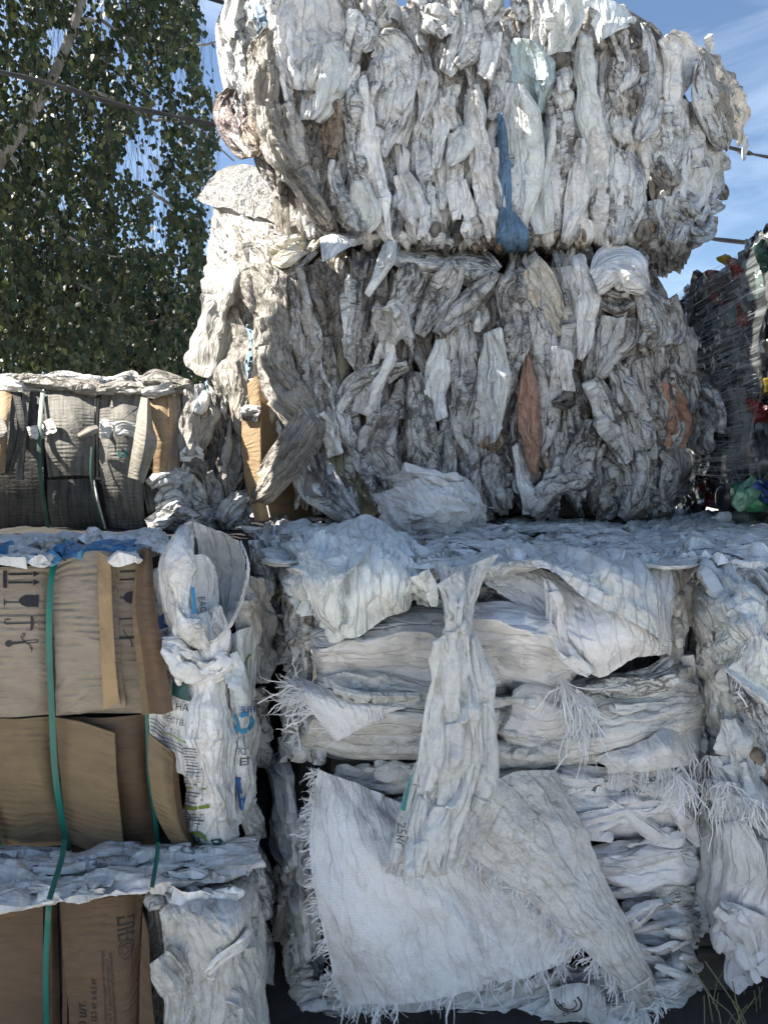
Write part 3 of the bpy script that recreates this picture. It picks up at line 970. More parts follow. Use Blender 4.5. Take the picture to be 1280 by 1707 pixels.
sheet(bt, face_top, [[(972, 5, .05), (984, 40, .07), (998, 72, .06)], [(1015, 2, .03), (1020, 35, .10), (1015, 60, .10)], [(1050, 22, .02), (1052, 34, .06), (1046, 42, .08)], [(1060, 30, .02), (1062, 34, .03), (1058, 38, .05)]],
      M['m'], name='folded_flap', su=1.02, sv=1.02, fine=.4)
# big loose sack hanging over the right shoulder
sheet(bt, face_top, [[(1146, 84, -.10), (1150, 120, .0), (1160, 160, .05), (1170, 200, .06)],
                     [(1168, 80, -.05), (1182, 120, .12), (1195, 165, .16), (1196, 215, .14)],
                     [(1200, 104, -.1), (1218, 140, .05), (1224, 180, .14), (1218, 228, .10)],
                     [(1218, 120, -.25), (1238, 158, -.1), (1248, 200, -.1), (1228, 245, -.02)]],
      M['c'], name='loose_sack', su=1.10, sv=1.08, fine=.8, crumple=.9)
strip(bt, face_top, S('1168,100,16 1172,150,40 1184,190,46 1200,232,36 1206,250,12'), M['g'], off=.16, name='loose_sack')
strip(bt, face_top, S('1240,225,6 1241,246,8 1239,268,4'), M['s'], off=.0, tuck=0, endt=0)
fill(bt, face_top, [(400, 150), (440, 300), (520, 420)], [(520, 150), (560, 300), (660, 420)], 200, 420, 40, 'gdkdg', -.02, wr=(14, 34), lr=(60, 150), slant=.3, seed=6)
# scalloped torn edges on the right outline
for s in ('1176,250,24 1200,268,30 1208,285,14', '1170,300,30 1198,318,26 1204,335,10', '1160,350,40 1190,345,26 1202,338,8', '1130,395,50 1160,385,40 1182,362,16', '1176,60,8 1182,75,14 1180,95,16'):
    strip(bt, face_top, S(s), M['s' if '1176,60' in s else 'g'], off=-.04, tuck=0)

# ---------------------------------------------------------------- middle dirty bale
bmid = empty('plastic_sack_bale', (.36, 3.1, 1.14), 'dirty grey sack bale under the topmost one, with orange stripes and a cardboard corner', 'bale', 'bales of dirty white sacks')
core(bmid, -.36, 1.07, 2.74, 3.8, 1.13, 2.07, M['core'], 5)
ML = [(560, 400), (480, 480), (460, 600), (480, 700), (500, 870)]
MR = [(1080, 430), (1110, 520), (1150, 600), (1150, 700), (1150, 850)]
fill(bmid, face_mid, ML, MR, 420, 858, 120, 'eddedky', -.02, seed=11)
fill(bmid, face_mid, [(560, 420), (560, 860)], [(1080, 430), (1130, 600), (1140, 850)], 460, 850, 100, 'eedgedk', .03, wr=(10, 34), lr=(60, 190), slant=.10, seed=12)
fill(bmid, face_mid, [(640, 740), (640, 860)], [(1140, 740), (1140, 860)], 720, 862, 70, 'eddkdn', .03, wr=(14, 38), lr=(40, 110), slant=.25, seed=13)
MID = [
    ('g', '640,420,30 700,435,60 780,440,70 830,452,20', .02, dict(lk=.2, iso=.8, bulge=.15)),
    ('g', '700,425,40 690,470,60 670,510,50 660,545,20', .05, dict(lk=.35)),
    ('g', '760,440,40 742,480,56 720,520,50 700,560,26', .05, dict(lk=.35)),
    ('g', '830,455,24 800,490,50 770,525,56 735,560,30', .06, dict(lk=.5, iso=.4)),
    ('d', '600,420,26 596,470,36 588,530,34 580,600,20', .03, {}),
    ('k', '572,430,26 566,480,40 560,540,34 556,600,20', .0, {}),
    ('d', '626,430,20 618,490,34 606,550,36 596,610,20', .02, {}),
    ('o', '570,520,12 570,580,20 574,640,18', .02, {}),
    ('w', '650,505,34 655,525,54 655,550,52 650,570,24', .10, dict(ls=.06, iso=1.3, bulge=.5)),
    ('w', '648,560,22 640,600,30 620,640,36 600,690,26', .06, dict(iso=.9)),
    ('g', '560,690,20 590,650,40 640,620,44 680,610,20', .05, dict(iso=.9)),
    ('g', '540,600,20 552,650,34 572,700,42 600,760,40 632,820,30 650,850,12', .04, {}),
    ('d', '655,680,30 640,710,60 625,745,70 650,790,54 660,820,20', .05, dict(lk=.3, iso=1.2)),
    ('m', '735,565,20 735,610,44 726,660,36 735,700,20', .05, dict(lk=.3, iso=.5)),
    ('g', '695,620,20 700,670,44 705,730,52 712,780,50 706,820,34', .06, dict(lk=.15, iso=.35)),
    ('o', '556,690,20 570,740,50 585,790,62 610,835,50 625,860,24', .03, dict(lk=.4)),
    ('g', '776,520,16 778,580,40 776,650,46 772,710,38 790,760,20', .04, {}),
    ('m', '820,550,24 822,600,46 822,660,50 820,700,40 816,740,14', .06, dict(iso=.4)),
    ('g', '858,455,30 852,500,44 862,560,50 846,620,36 836,680,24', .05, dict(iso=.4)),
    ('g', '890,500,20 900,560,46 908,620,52 912,680,48 908,730,30 898,760,12', .06, dict(lk=.4, iso=.3)),
    ('O', '880,590,8 878,640,26 880,700,42 884,740,34 890,790,12', .075, dict(iso=.3, lk=.35)),
    ('y', '885,440,36 896,470,60 918,510,64 935,560,44', .055, dict(lk=.3, iso=.4)),
    ('g', '935,445,40 945,490,52 950,540,46 942,600,30', .04, {}),
    ('w', '935,580,24 938,620,36 936,652,44', .08, dict(iso=.4)),
    ('k', '920,672,10 938,668,24 955,664,14', .085, dict(ls=.05)),
    ('w', '960,425,18 968,460,30 975,500,42 970,560,30 965,600,14', .05, {}),
    ('w', '990,470,50 1020,445,64 1050,455,64 1078,480,30', .07, dict(lk=.2, iso=1, bulge=.3)),
    ('d', '1000,490,50 1030,500,60 1050,495,40', .05, {}),
    ('g', '1040,530,60 1030,560,66 1012,600,40 995,628,20', .07, dict(lk=.4, iso=.5)),
    ('g', '1065,480,24 1090,520,56 1100,555,60 1080,580,40', .07, dict(lk=.2, iso=.6, bulge=.2)),
    ('g', '1110,500,40 1120,540,46 1116,575,40', .05, dict(iso=.6)),
    ('g', '990,630,20 1010,680,44 1030,730,50 1048,770,14', .08, dict(iso=.4)),
    ('g', '1020,610,20 1040,650,46 1062,700,52 1078,750,24', .07, dict(iso=.4)),
    ('d', '1060,600,20 1070,640,34 1085,680,36 1090,720,16', .03, {}),
    ('g', '1090,580,20 1098,620,36 1104,660,40 1100,700,30', .05, {}),
    ('O', '1112,640,12 1122,680,40 1130,710,46 1122,745,24', .05, dict(iso=.4)),
    ('n', '1106,640,10 1104,690,20 1114,740,20', .03, {}),
    ('g', '1130,560,20 1136,600,36 1146,650,34 1150,690,20', .04, {}),
    ('w', '1150,545,10 1154,580,14 1152,620,14', .04, {}),
    ('g', '990,700,40 980,740,60 965,780,50 960,800,20', .06, dict(iso=.9)),
    ('d', '1110,745,30 1124,770,46 1118,800,44 1110,830,20', .05, dict(iso=1)),
    ('d', '1000,760,30 1030,780,50 1040,810,40', .04, dict(iso=1)),
    ('g', '1060,750,30 1062,790,46 1050,830,50 1040,860,30', .05, {}),
    ('g', '1090,760,30 1090,800,30 1096,850,30', .03, {}),
    ('g', '930,720,26 930,780,40 910,830,44 890,860,20', .05, {}),
    ('w', '860,740,10 868,780,26 880,820,26 882,858,20', .06, {}),
    ('d', '830,760,40 828,800,46 840,850,30', .03, dict(iso=.9)),
    ('g', '880,840,20 920,815,40 960,800,40 980,790,14', .06, {}),
    ('d', '1100,840,40 1120,820,44 1140,800,30', .02, dict(iso=1)),
    ('w', '1150,620,10 1172,640,30 1166,670,20', .02, dict(ls=.06)),
    ('g', '756,480,16 744,540,30 752,600,26', .04, {}),
    ('d', '800,570,14 796,640,26 800,720,26 792,800,30 790,850,16', .02, {}),
]
for k, s, off, kw in MID:
    k = {'g': 'e'}.get(k, k)
    strip(bmid, face_mid, S(s), M[k], off=off + .02, **kw)
# big loose sheets of the left, sunlit side
sheet(bmid, face_mid, [[(328, 335, .05), (345, 305, -.05), (380, 276, -.15)], [(390, 352, .10), (400, 310, .06), (425, 275, -.08)],
                       [(460, 370, .14), (465, 325, .12), (468, 300, .02)], [(540, 378, .14), (535, 360, .14), (520, 345, .08)]],
      M['v'], name='open_sack_flap', su=1.0, sv=1.0, crumple=.16, csize=.3, fine=0, its=None)
sheet(bmid, face_mid, [[(534, 398, .16), (535, 415, .18), (538, 438, .18)], [(570, 385, .16), (575, 400, .2), (560, 425, .18)],
                       [(610, 378, .12), (612, 390, .15), (600, 405, .13)], [(645, 392, .05), (640, 398, .07), (636, 402, .06)]],
      M['w'], name='sack_flap', su=1.03, sv=1.04)
strip(bmid, face_mid, S('660,398,20 645,430,28 628,465,20 615,490,8'), M['m'], off=.12, tuck=0, iso=.3, name='sewn_sack_seam')
fill(bmid, face_mid, [(350, 380), (330, 600), (380, 870)], [(480, 380), (520, 600), (560, 870)], 390, 850, 46, 'cgcdgy', -.05, wr=(16, 44), lr=(80, 200), slant=.15, seed=14)
LEFT = [
    ('g', '400,370,70 440,385,60 500,390,40 560,382,20', -.02, {}),
    ('d', '420,400,60 450,430,66 480,440,50 520,410,20', .0, {}),
    ('y', '530,395,24 500,410,34 470,425,36 450,425,16', .08, {}),
    ('c', '398,420,20 408,460,36 420,500,30 424,520,14', .06, {}),
    ('c', '445,530,40 450,570,54 460,610,56 478,650,60 510,690,50 530,730,30', .09, dict(iso=1)),
    ('d', '490,450,46 506,510,56 512,570,54 516,640,44 524,680,24', .03, {}),
    ('k', '520,440,60 530,480,70 540,520,50 545,560,20', .0, {}),
    ('d', '540,560,20 545,620,30 540,680,34 545,740,20', .02, {}),
    ('g', '440,560,10 430,590,10 420,640,8', .0, {}),
    ('c', '520,700,60 496,740,70 468,780,64 440,820,46 418,840,18', .10, dict(iso=.6, lk=.3, bulge=.4)),
    ('g', '500,760,50 530,800,70 560,835,60 590,862,30', .05, dict(iso=.6)),
    ('w', '530,690,20 548,720,34 560,760,24', .07, dict(iso=1.2, ls=.06)),
    ('g', '380,700,30 384,750,40 395,800,44 400,830,30', -.06, {}),
    ('g', '395,820,40 388,850,54 385,880,50', -.02, dict(iso=1)),
    ('k', '520,740,30 530,790,34 540,830,26', .09, dict(iso=1)),
]
for k, s, off, kw in LEFT:
    strip(bmid, face_mid, S(s), M[k], off=off + .02, **kw)
for cols, m_ in (([[(358, 340, .0), (343, 450, .02), (334, 520, .0), (311, 604, .0)], [(378, 338, .02), (366, 450, .08), (350, 530, .07), (330, 626, .05)], [(410, 340, .02), (392, 450, .08), (372, 540, .06), (352, 628, .04)], [(440, 345, -.02), (412, 440, .02), (388, 520, .0), (372, 600, -.02)]], 'v'),
                 ([[(352, 560, -.04), (360, 620, -.02), (372, 690, .0), (388, 765, .0)], [(380, 520, .0), (388, 600, .05), (394, 690, .05), (396, 780, .03)], [(405, 515, .0), (412, 600, .03), (408, 700, .03), (402, 795, .01)]], 'c'),
                 ([[(388, 378, .03), (400, 440, .06), (420, 520, .08), (425, 600, .10), (440, 660, .10), (490, 722, .08)], [(425, 385, .06), (440, 450, .11), (450, 520, .13), (455, 590, .14), (480, 650, .14), (520, 710, .12)], [(470, 400, .03), (480, 460, .06), (480, 530, .08), (490, 600, .09), (515, 660, .09), (545, 735, .06)]], 'c')):
    sheet(bmid, face_mid, cols, M[m_], name='hanging_sheet', su=1.10, sv=1.03, crumple=.6, csize=.16, step=3, fine=.2, its=(70, 50), amp=.010)

M['far'] = plain_mat('added_shade_bale', (.22, .165, .11), .85, .3, 6)
# unseen stack added left of the frame to cast shade on the near bales
for i in range(5):
    o = empty('cardboard_bale', (-2.2, 1.85, .02 + i * 1.08), ('lowest', 'second lowest', 'middle', 'second highest', 'topmost')[i] + ' cardboard bale of an unseen stack added beyond the left edge for shade', 'bale', 'unseen shade stack added left of the view')
    core(o, -2.9, -1.6, 1.15, 2.70, .02 + i * 1.08, 1.08 + i * 1.08, M['far'], 60 + i, rough=.02, n=14)

# ---------------------------------------------------------------- printing and boards
def local_affine(pos, px, py, rad=45):
    """(u, v) of a sheet as a linear function of photo pixels round a spot"""
    n, m = pos.shape[:2]
    X, Y = proj(pos)
    U, V = np.meshgrid(np.linspace(0, 1, n), np.linspace(0, 1, m), indexing='ij')
    d = np.hypot(X - px, Y - py)
    k = d < max(rad, np.sort(d.ravel())[12] * 1.2)
    A = np.stack([X[k] - px, Y[k] - py, np.ones(k.sum())], 1)
    su, *_ = np.linalg.lstsq(A, U[k], rcond=None); sv, *_ = np.linalg.lstsq(A, V[k], rcond=None)
    return lambda x, y: (su[0] * (x - px) + su[1] * (y - py) + su[2], sv[0] * (x - px) + sv[1] * (y - py) + sv[2])


def pr(pos, s, px, py, size, mat, parent, ang=0, sx=1.0, name='printed_text', rad=45, lift=.0025):
    """text of the given height in photo pixels, starting at px, py, turned by ang degrees (anticlockwise)"""
    tv, tf = text_verts(s)
    if not len(tv): return
    a = math.radians(ang); f = local_affine(pos, px, py, rad)
    X = px + size * 1.35 * (tv[:, 0] * sx * math.cos(a) - tv[:, 1] * math.sin(a))
    Y = py - size * 1.35 * (tv[:, 0] * sx * math.sin(a) + tv[:, 1] * math.cos(a))
    U, V = f(X, Y)
    q = toward_cam(samp_grid(pos, U, V), lift)
    return link(name, poly_mesh(name, q, tf), mat, parent, smooth=False)


def prpoly(pos, polys, mat, parent, name='printed_mark', lift=.0025, rad=45):
    """flat printed shapes given in photo pixels"""
    vs, fs = [], []
    for pl in polys:
        pl = np.asarray(pl, float); c = pl.mean(0)
        f = local_affine(pos, c[0], c[1], rad)
        U, V = f(pl[:, 0], pl[:, 1])
        q = toward_cam(samp_grid(pos, U, V), lift)
        k = len(vs); vs += list(q); fs.append(tuple(range(k, k + len(pl))))
    return link(name, poly_mesh(name, vs, fs), mat, parent, smooth=False)


def line_polys(pts, w):
    out = []
    for (x0, y0), (x1, y1) in zip(pts[:-1], pts[1:]):
        d = math.hypot(x1 - x0, y1 - y0) + 1e-6; nx, ny = -(y1 - y0) / d * w / 2, (x1 - x0) / d * w / 2
        ex, ey = (x1 - x0) / d * w * .3, (y1 - y0) / d * w * .3
        out.append([(x0 + nx - ex, y0 + ny - ey), (x1 + nx + ex, y1 + ny + ey), (x1 - nx + ex, y1 - ny + ey), (x0 - nx - ex, y0 - ny - ey)])
    return out


def arc(cx, cy, rx, ry, a0, a1, n=14, rot=0):
    o = []
    for i in range(n + 1):
        a = math.radians(a0 + (a1 - a0) * i / n); x, y = rx * math.cos(a), ry * math.sin(a); r = math.radians(rot)
        o.append((cx + x * math.cos(r) - y * math.sin(r), cy + x * math.sin(r) + y * math.cos(r)))
    return o


M['ink'] = plain_mat('black_ink', (.025, .025, .028), .6, .1)
M['inkf'] = plain_mat('faded_ink', (.10, .10, .10), .7, .2)
M['inkb'] = plain_mat('brown_black_ink', (.035, .027, .022), .7, .2)
M['blue'] = plain_mat('blue_print', (.03, .13, .38), .4, .15)
M['cyan'] = plain_mat('light_blue_print', (.06, .33, .58), .4, .15)
M['navy'] = plain_mat('navy_print', (.02, .04, .16), .4, .15)
M['green'] = plain_mat('green_print', (.20, .27, .05), .5, .15)
M['dkgreen'] = plain_mat('dark_green_print', (.03, .09, .085), .5, .2)
M['teal'] = plain_mat('teal_print', (.03, .22, .22), .5, .15)
M['strap'] = plain_mat('green_plastic_strap', (.012, .17, .13), .32, .15, 9)
M['strapd'] = plain_mat('dusty_green_strap', (.06, .15, .11), .5, .3, 9)
M['C'] = card_mat('printed_tan_cardboard', (.36, .30, .23), dirt=(.16, .125, .10), amt=.45, flute=.6)
M['K'] = card_mat('kraft_cardboard', (.25, .18, .105), dirt=(.11, .08, .05), amt=.45, flute=.25)
M['Kd'] = card_mat('dull_kraft_cardboard', (.16, .105, .065), amt=.35, flute=.15)
M['Y'] = card_mat('fresh_kraft_cardboard', (.40, .28, .16), amt=.12, flute=.1)
M['G'] = card_mat('weathered_grey_cardboard', (.25, .24, .215), dirt=(.04, .038, .034), amt=.6, flute=.2, grime=.8)
M['Gd'] = card_mat('grimy_shaded_cardboard', (.13, .125, .115), dirt=(.02, .02, .018), amt=.8, flute=.2, grime=.8)  # dark board: grime, plus shade put into the colour
M['Gf'] = card_mat('faded_grey_cardboard', (.33, .305, .26), amt=.25, flute=.2, grime=.35)
M['W'] = cloth_mat('white_label_paper', (.72, .71, .67), amt=.25, crease=.4, weave=0)
M['tape'] = plain_mat('brown_packing_tape', (.36, .24, .11), .25, .15, 12, bump=.2)
M['edge'] = plain_mat('cut_board_edge', (.17, .12, .075), .9, .4, 60)
M['bluefilm'] = cloth_mat('blue_printed_film', (.05, .24, .45), amt=.15, crease=.3, weave=0, rough=.35, spec=.6, stain_amt=0)


def board(parent, face, net, mat, name='cardboard_panel', thick=.005, fine=.12, crumple=.08, step=4.0, edge=None, seed=None):
    o, pos = sheet(parent, face, net, M[mat], name=name, its=None, fine=fine, crumple=crumple, csize=.3, step=step, thick=thick, seed=seed)
    for e in (edge or ''):
        ln = {'r': pos[-1], 'l': pos[0], 't': pos[:, 0], 'b': pos[:, -1]}[e]
        corrugation(o, ln, thick)
    return o, pos


def corrugation(parent, ln, thick, pitch=.0075):
    """the wavy middle layer seen on a cut edge, with the two liners"""
    seg = np.linalg.norm(np.diff(ln, axis=0), axis=1); s = np.concatenate([[0], np.cumsum(seg)])
    k = max(4, int(s[-1] / pitch * 2)); q = np.linspace(0, s[-1], k)
    p = np.stack([np.interp(q, s, ln[:, j]) for j in range(3)], 1)
    T = np.gradient(p, axis=0); T /= np.linalg.norm(T, axis=1, keepdims=True) + 1e-9
    back = np.array((0., 1, 0)); B = back - T * (T @ back)[:, None]; B /= np.linalg.norm(B, axis=1, keepdims=True)
    O = np.cross(T, B)
    vs, fs = [], []
    ph = np.where(np.arange(k) % 2 == 0, .0008, thick - .0008)
    c = p + B * ph[:, None]
    for sd in (-.0022, .0022):
        vs.append(c + O * sd)
    v = np.concatenate(vs)
    fs = [(i, i + 1, i + 1 + k, i + k) for i in range(k - 1)]
    m = poly_mesh('corrugated_core', v, fs)
    link('corrugated_core', m, M['Y'] if thick < .007 else M['Gf'], parent, smooth=False)


def strap(parent, face, pts, w, mat, name='plastic_strap', off=.02, twist=0):
    p = np.asarray(pts, float); L = np.linalg.norm(np.diff(p[:, :2], axis=0), axis=1).sum(); m = max(8, int(L / 5))
    c = catmull(p, np.linspace(0, 1, m)); T = np.gradient(c[:, :2], axis=0); T /= np.linalg.norm(T, axis=1, keepdims=True)
    N = np.stack([-T[:, 1], T[:, 0]], 1)
    ex = c[:, 2] if p.shape[1] > 2 else np.zeros(m)
    rows = []
    for k in (-1, -.4, .4, 1):
        x = c[:, 0] + N[:, 0] * k * w / 2; y = c[:, 1] + N[:, 1] * k * w / 2
        rows.append(P(x, y, face(x, y) - off - ex - .0015 * (1 - k * k)))
    pos = np.stack(rows)
    return link(name, grid_mesh(name, pos, metric_uv(pos), .0012), mat, parent)


def plane_z(z):
    """face function of a level surface at height z"""
    def f(px, py):
        b = (853.5 - np.asarray(py, float)) / FPX
        return (z - CAM[2]) / np.minimum((sp_ + b * cp) / (cp - b * sp_), -.02)
    return f


# ---------------------------------------------------------------- front white bale
def face_front(px, py):
    d = 1.78 + .9 * pos_((505 - px) / 90) ** 1.6 + .05 * pos_((950 - py) / 50) ** 2 + .25 * pos_((px - 1130) / 60) ** 1.5
    return d + .02 * np.sin(px / 70.) * np.sin(py / 90.)


bf = empty('plastic_sack_bale', (.2, 2.3, .16), 'big clean white sack bale in the front centre, frayed woven sheets and rolls facing out', 'bale', 'bales of clean white sacks')
core(bf, -.2, .80, 1.92, 3.85, .16, 1.11, M['core'], 7)
TOPF = plane_z(1.137)
FR = [
    # layer edges on the flat top: spines run left to right
    ('t', '430,905,30 470,880,50 520,875,40', .0, dict(f='T', iso=1.2)),
    ('g', '640,892,14 720,896,26 800,892,24 880,886,10', .0, dict(f='T')),
    ('w', '800,888,12 900,878,24 1000,868,24 1080,862,10', .0, dict(f='T')),
    ('p', '905,888,6 950,876,30 1010,868,34 1040,866,10', .012, dict(f='T', iso=.2, lk=.3)),
    ('w', '930,862,8 1000,855,16 1080,856,18 1150,862,10', .0, dict(f='T')),
    ('g', '700,905,14 800,908,30 900,905,34 1000,900,30 1100,905,20', .0, dict(f='T')),
    ('w', '720,925,14 760,915,26 830,918,22 900,914,14', .005, dict(f='T')),
    ('t', '1040,890,20 1120,878,44 1200,872,40 1290,880,30', .01, dict(f='T', iso=1.2)),
    ('t', '1090,905,20 1160,892,40 1240,895,50 1300,900,40', .02, dict(f='T', iso=1.2)),
    ('g', '850,930,20 960,925,34 1080,925,34 1160,915,20', .0, dict(f='T')),
    ('w', '1120,925,20 1180,915,44 1250,925,50 1300,930,40', .02, dict(f='T', iso=1)),
    ('t', '640,935,30 700,925,34 760,935,30 800,945,20', .0, dict(f='T')),
    # rolls in the front face
    ('h', '470,930,40 520,960,60 560,1000,60', -.03, {}),
    ('g', '690,985,40 760,985,60 830,985,60 930,990,40', .0, dict(ls=.2)),
    ('h', '700,1012,14 790,1010,24 900,1012,20', .01, {}),
    ('p', '520,1085,100 600,1080,150 700,1080,160 760,1085,150 830,1090,140', .05, dict(bulge=.42, lk=.2, iso=.15, rough=.06, tuck=.13, endt=.05)),
    ('p', '780,1070,120 850,1078,150 920,1090,140 975,1110,70', .06, dict(bulge=.42, lk=.2, iso=.15, rough=.06, tuck=.13, endt=.05)),
    ('h', '505,1210,80 580,1220,100 680,1222,104 780,1222,104 830,1222,100', .05, dict(bulge=.42, lk=.2, iso=.15, rough=.06, tuck=.13, endt=.05)),
    ('t', '530,1125,40 590,1138,62 660,1150,56 730,1156,36 800,1156,20', .07, dict(bulge=.2, iso=.4, lk=.5)),
    ('h', '820,1205,110 900,1210,150 1000,1200,150 1100,1180,140 1190,1150,110', .04, dict(bulge=.38, lk=.2, iso=.2, rough=.06, tuck=.13, endt=.05)),
    ('p', '846,1180,50 880,1180,104 930,1185,100 975,1190,50', .06, dict(iso=.9, lk=.2, bulge=.2)),
    ('h', '826,1250,40 900,1252,60 980,1245,40', .05, dict(iso=.5)),
    ('g', '975,1150,40 1060,1145,60 1130,1130,50', .05, dict(iso=.5)),
    # lower right of the face
    ('p', '920,1300,30 1000,1305,54 1100,1300,50 1180,1300,40', .03, dict(iso=.3)),
    ('p', '930,1345,50 1010,1360,84 1090,1358,90 1180,1350,80', .03, dict(iso=.3, lk=.25)),
    ('p', '1010,1330,10 1070,1370,26 1120,1410,30 1150,1440,12', .06, dict(iso=.2, lk=.4)),
    ('p', '1050,1300,10 1100,1330,30 1140,1370,34 1160,1410,12', .06, dict(iso=.2, lk=.4)),
    ('p', '960,1440,50 1040,1440,80 1120,1435,90 1190,1430,60', .045, dict(iso=.3, lk=.25)),
    ('h', '1000,1490,20 1080,1475,50 1150,1465,40 1190,1455,20', .03, dict(iso=.5)),
    ('p', '1040,1525,50 1100,1515,70 1190,1500,60', .0, dict(iso=.3, lk=.3)),
    ('p', '1050,1570,50 1100,1575,100 1160,1585,120 1230,1600,70', .05, dict(iso=.4, lk=.25)),
    ('p', '1090,1650,70 1140,1650,110 1190,1650,80', .05, dict(iso=.4, lk=.25)),
    ('h', '560,1300,40 640,1300,60 720,1295,50', .0, {}),
    ('t', '600,1330,30 660,1345,50 720,1350,30', .0, dict(iso=1)),
    ('p', '780,1300,50 860,1300,60 930,1310,40', -.02, {}),
    # left edge seen in shade
    ('p', '452,1258,24 460,1300,50 468,1360,58 474,1410,44 488,1450,20', .05, dict(iso=.7)),
    ('p', '540,1330,26 512,1380,44 500,1450,60 510,1520,60 520,1600,40', .02, dict(iso=.8)),
    ('h', '498,1480,40 500,1560,60 500,1640,70 505,1720,60', -.01, dict(iso=.6)),
    ('h', '465,1560,20 472,1620,46 470,1720,50', -.05, dict(iso=.6)),
    ('g', '540,1690,60 620,1700,60 700,1705,50', .02, {}),
    ('h', '700,1690,50 800,1680,80 900,1650,80 990,1640,40', .02, dict(iso=.4)),
    ('p', '850,1700,60 930,1675,100 1010,1670,120 1090,1690,90', .04, dict(iso=.5)),
    ('p', '640,1730,60 740,1725,70 850,1720,60', .04, dict(iso=.5)),
]
PIECES = {}
for i, (k, s, off, kw) in enumerate(FR):
    kw = dict(kw); f = kw.pop('f', 'F')
    if f == 'T': kw.update(bulge=kw.get('bulge', .12), tilt=0)
    kw.setdefault('tuck', .05 if f == 'F' else .3); kw.setdefault('endt', .03 if f == 'F' else .3)
    strip(bf, TOPF if f == 'T' else face_front, S(s), M[k], off=off, step=3.2, name='sack_layer', **kw)
def fill_h(parent, face, x0, x1, y0, y1, n, mats, off, wr, lr, seed, name='sack_layer', slant=.08, **kw):
    r = random.Random(seed)
    for i in range(n):
        L = r.uniform(*lr); w = r.uniform(*wr); y = y0 + (y1 - y0) * ((i * .618034) % 1); x = x0 + (x1 - x0) * ((i * .754878) % 1); sl = r.gauss(0, slant) * L
        strip(parent, face, [(x + L * (f - .5), y + sl * (f - .5) + r.uniform(-4, 4), w * k) for f, k in ((0, .1), (.33, 1), (.67, .9), (1, .1))], M[r.choice(mats)], off=off + r.uniform(-.015, .015), seed=seed * 100 + i, name=name, **kw)


fill_h(bf, face_front, 950, 1180, 1300, 1480, 14, 'ppp', .05, (16, 40), (90, 190), 61, slant=.18, lk=.5, tuck=.05)
fill(bf, face_front, [(440, 900), (440, 1000)], [(1170, 900), (1170, 1000)], 925, 968, 26, 'hthg', .05, wr=(14, 40), lr=(24, 60), slant=.6, seed=33, name='film_layer')
fill_h(bf, face_front, 840, 1160, 1170, 1260, 6, 'hgph', .06, (6, 16), (60, 150), 63, slant=.15)
fill_h(bf, face_front, 1060, 1230, 1530, 1680, 14, 'pph', .09, (16, 36), (60, 130), 64, slant=.3, lk=.5, tuck=.05)
fill_h(bf, face_front, 500, 1080, 1650, 1735, 22, 'pphw', .03, (24, 60), (120, 240), 66, slant=.15, lk=.4, tuck=.05)
fill(bf, face_front, [(1100, 940), (1110, 1300)], [(1165, 940), (1180, 1300)], 940, 1320, 26, 'hghpw', -.04, wr=(14, 34), lr=(70, 160), slant=.15, seed=35, name='sack_edge')
fill_h(bf, face_front, 470, 620, 1620, 1740, 10, 'phw', .03, (24, 50), (70, 120), 68, slant=.3, lk=.5, tuck=.05)
fill_h(bf, face_front, 1120, 1200, 1400, 1640, 10, 'phw', .0, (30, 60), (60, 110), 67, slant=.2, tuck=.05)
fill(bf, face_front, [(440, 900), (462, 1100), (470, 1260)], [(520, 900), (530, 1100), (540, 1260)], 900, 1270, 60, 'ghgdhw', .0, wr=(8, 22), lr=(40, 130), slant=.12, seed=31, name='sack_edge')
fill(bf, face_front, [(440, 1400), (452, 1707)], [(500, 1400), (520, 1720)], 1400, 1740, 26, 'hpgw', .0, wr=(12, 30), lr=(40, 130), slant=.15, seed=32, name='sack_edge')
# thin crumpled layers over the top surface
rr = random.Random(8)
for i in range(70):
    x = rr.uniform(440, 1270); y = 858 + 78 * rr.random() ** 1.3; L = rr.uniform(60, 190); w = rr.uniform(6, 20) * (1 + (y - 860) / 60)
    strip(bf, TOPF, [(x - L / 2, y + rr.uniform(-3, 3), w * .4), (x - L / 6, y + rr.uniform(-4, 4), w), (x + L / 6, y + rr.uniform(-4, 4), w), (x + L / 2, y + rr.uniform(-3, 3), w * .3)], M[rr.choice('htghthwg')], off=rr.uniform(0, .03), tuck=.1, endt=.1, bulge=.06, tilt=0, seed=900 + i, name='film_layer', iso=.5, lk=.5)

# crumpled opened sack at the upper left
o, pz = sheet(bf, face_front, [[(472, 920, .0), (476, 955, .03), (484, 980, .03), (500, 990, .0)], [(505, 885, -.08), (500, 930, .10), (505, 975, .15), (522, 1040, .10)],
                       [(560, 868, -.16), (560, 915, .10), (575, 985, .18), (568, 1062, .13)], [(630, 872, -.16), (640, 915, .10), (645, 975, .18), (640, 1030, .12)],
                       [(690, 905, -.06), (695, 940, .11), (700, 985, .15), (690, 1018, .12)], [(722, 940, .02), (728, 965, .09), (728, 990, .10), (712, 1010, .08)]],
             M['m'], name='crumpled_sack', su=1.12, sv=1.03, crumple=.9, csize=.16, step=3.4, its=(70, 50))
sheet(bf, face_front, [[(500, 938, .15), (510, 975, .20), (530, 1030, .18), (558, 1060, .16)], [(560, 925, .18), (565, 960, .23), (560, 1000, .22), (562, 1030, .18)],
                       [(620, 905, .16), (600, 935, .22), (580, 965, .22), (566, 1000, .18)]], M['m'], name='sack_fold', su=1.05, sv=1.05, crumple=.5, step=3.4)
strip(bf, face_front, S('700,955,20 712,980,40 716,1005,24'), M['m'], off=.17, iso=.6, name='sack_fold')
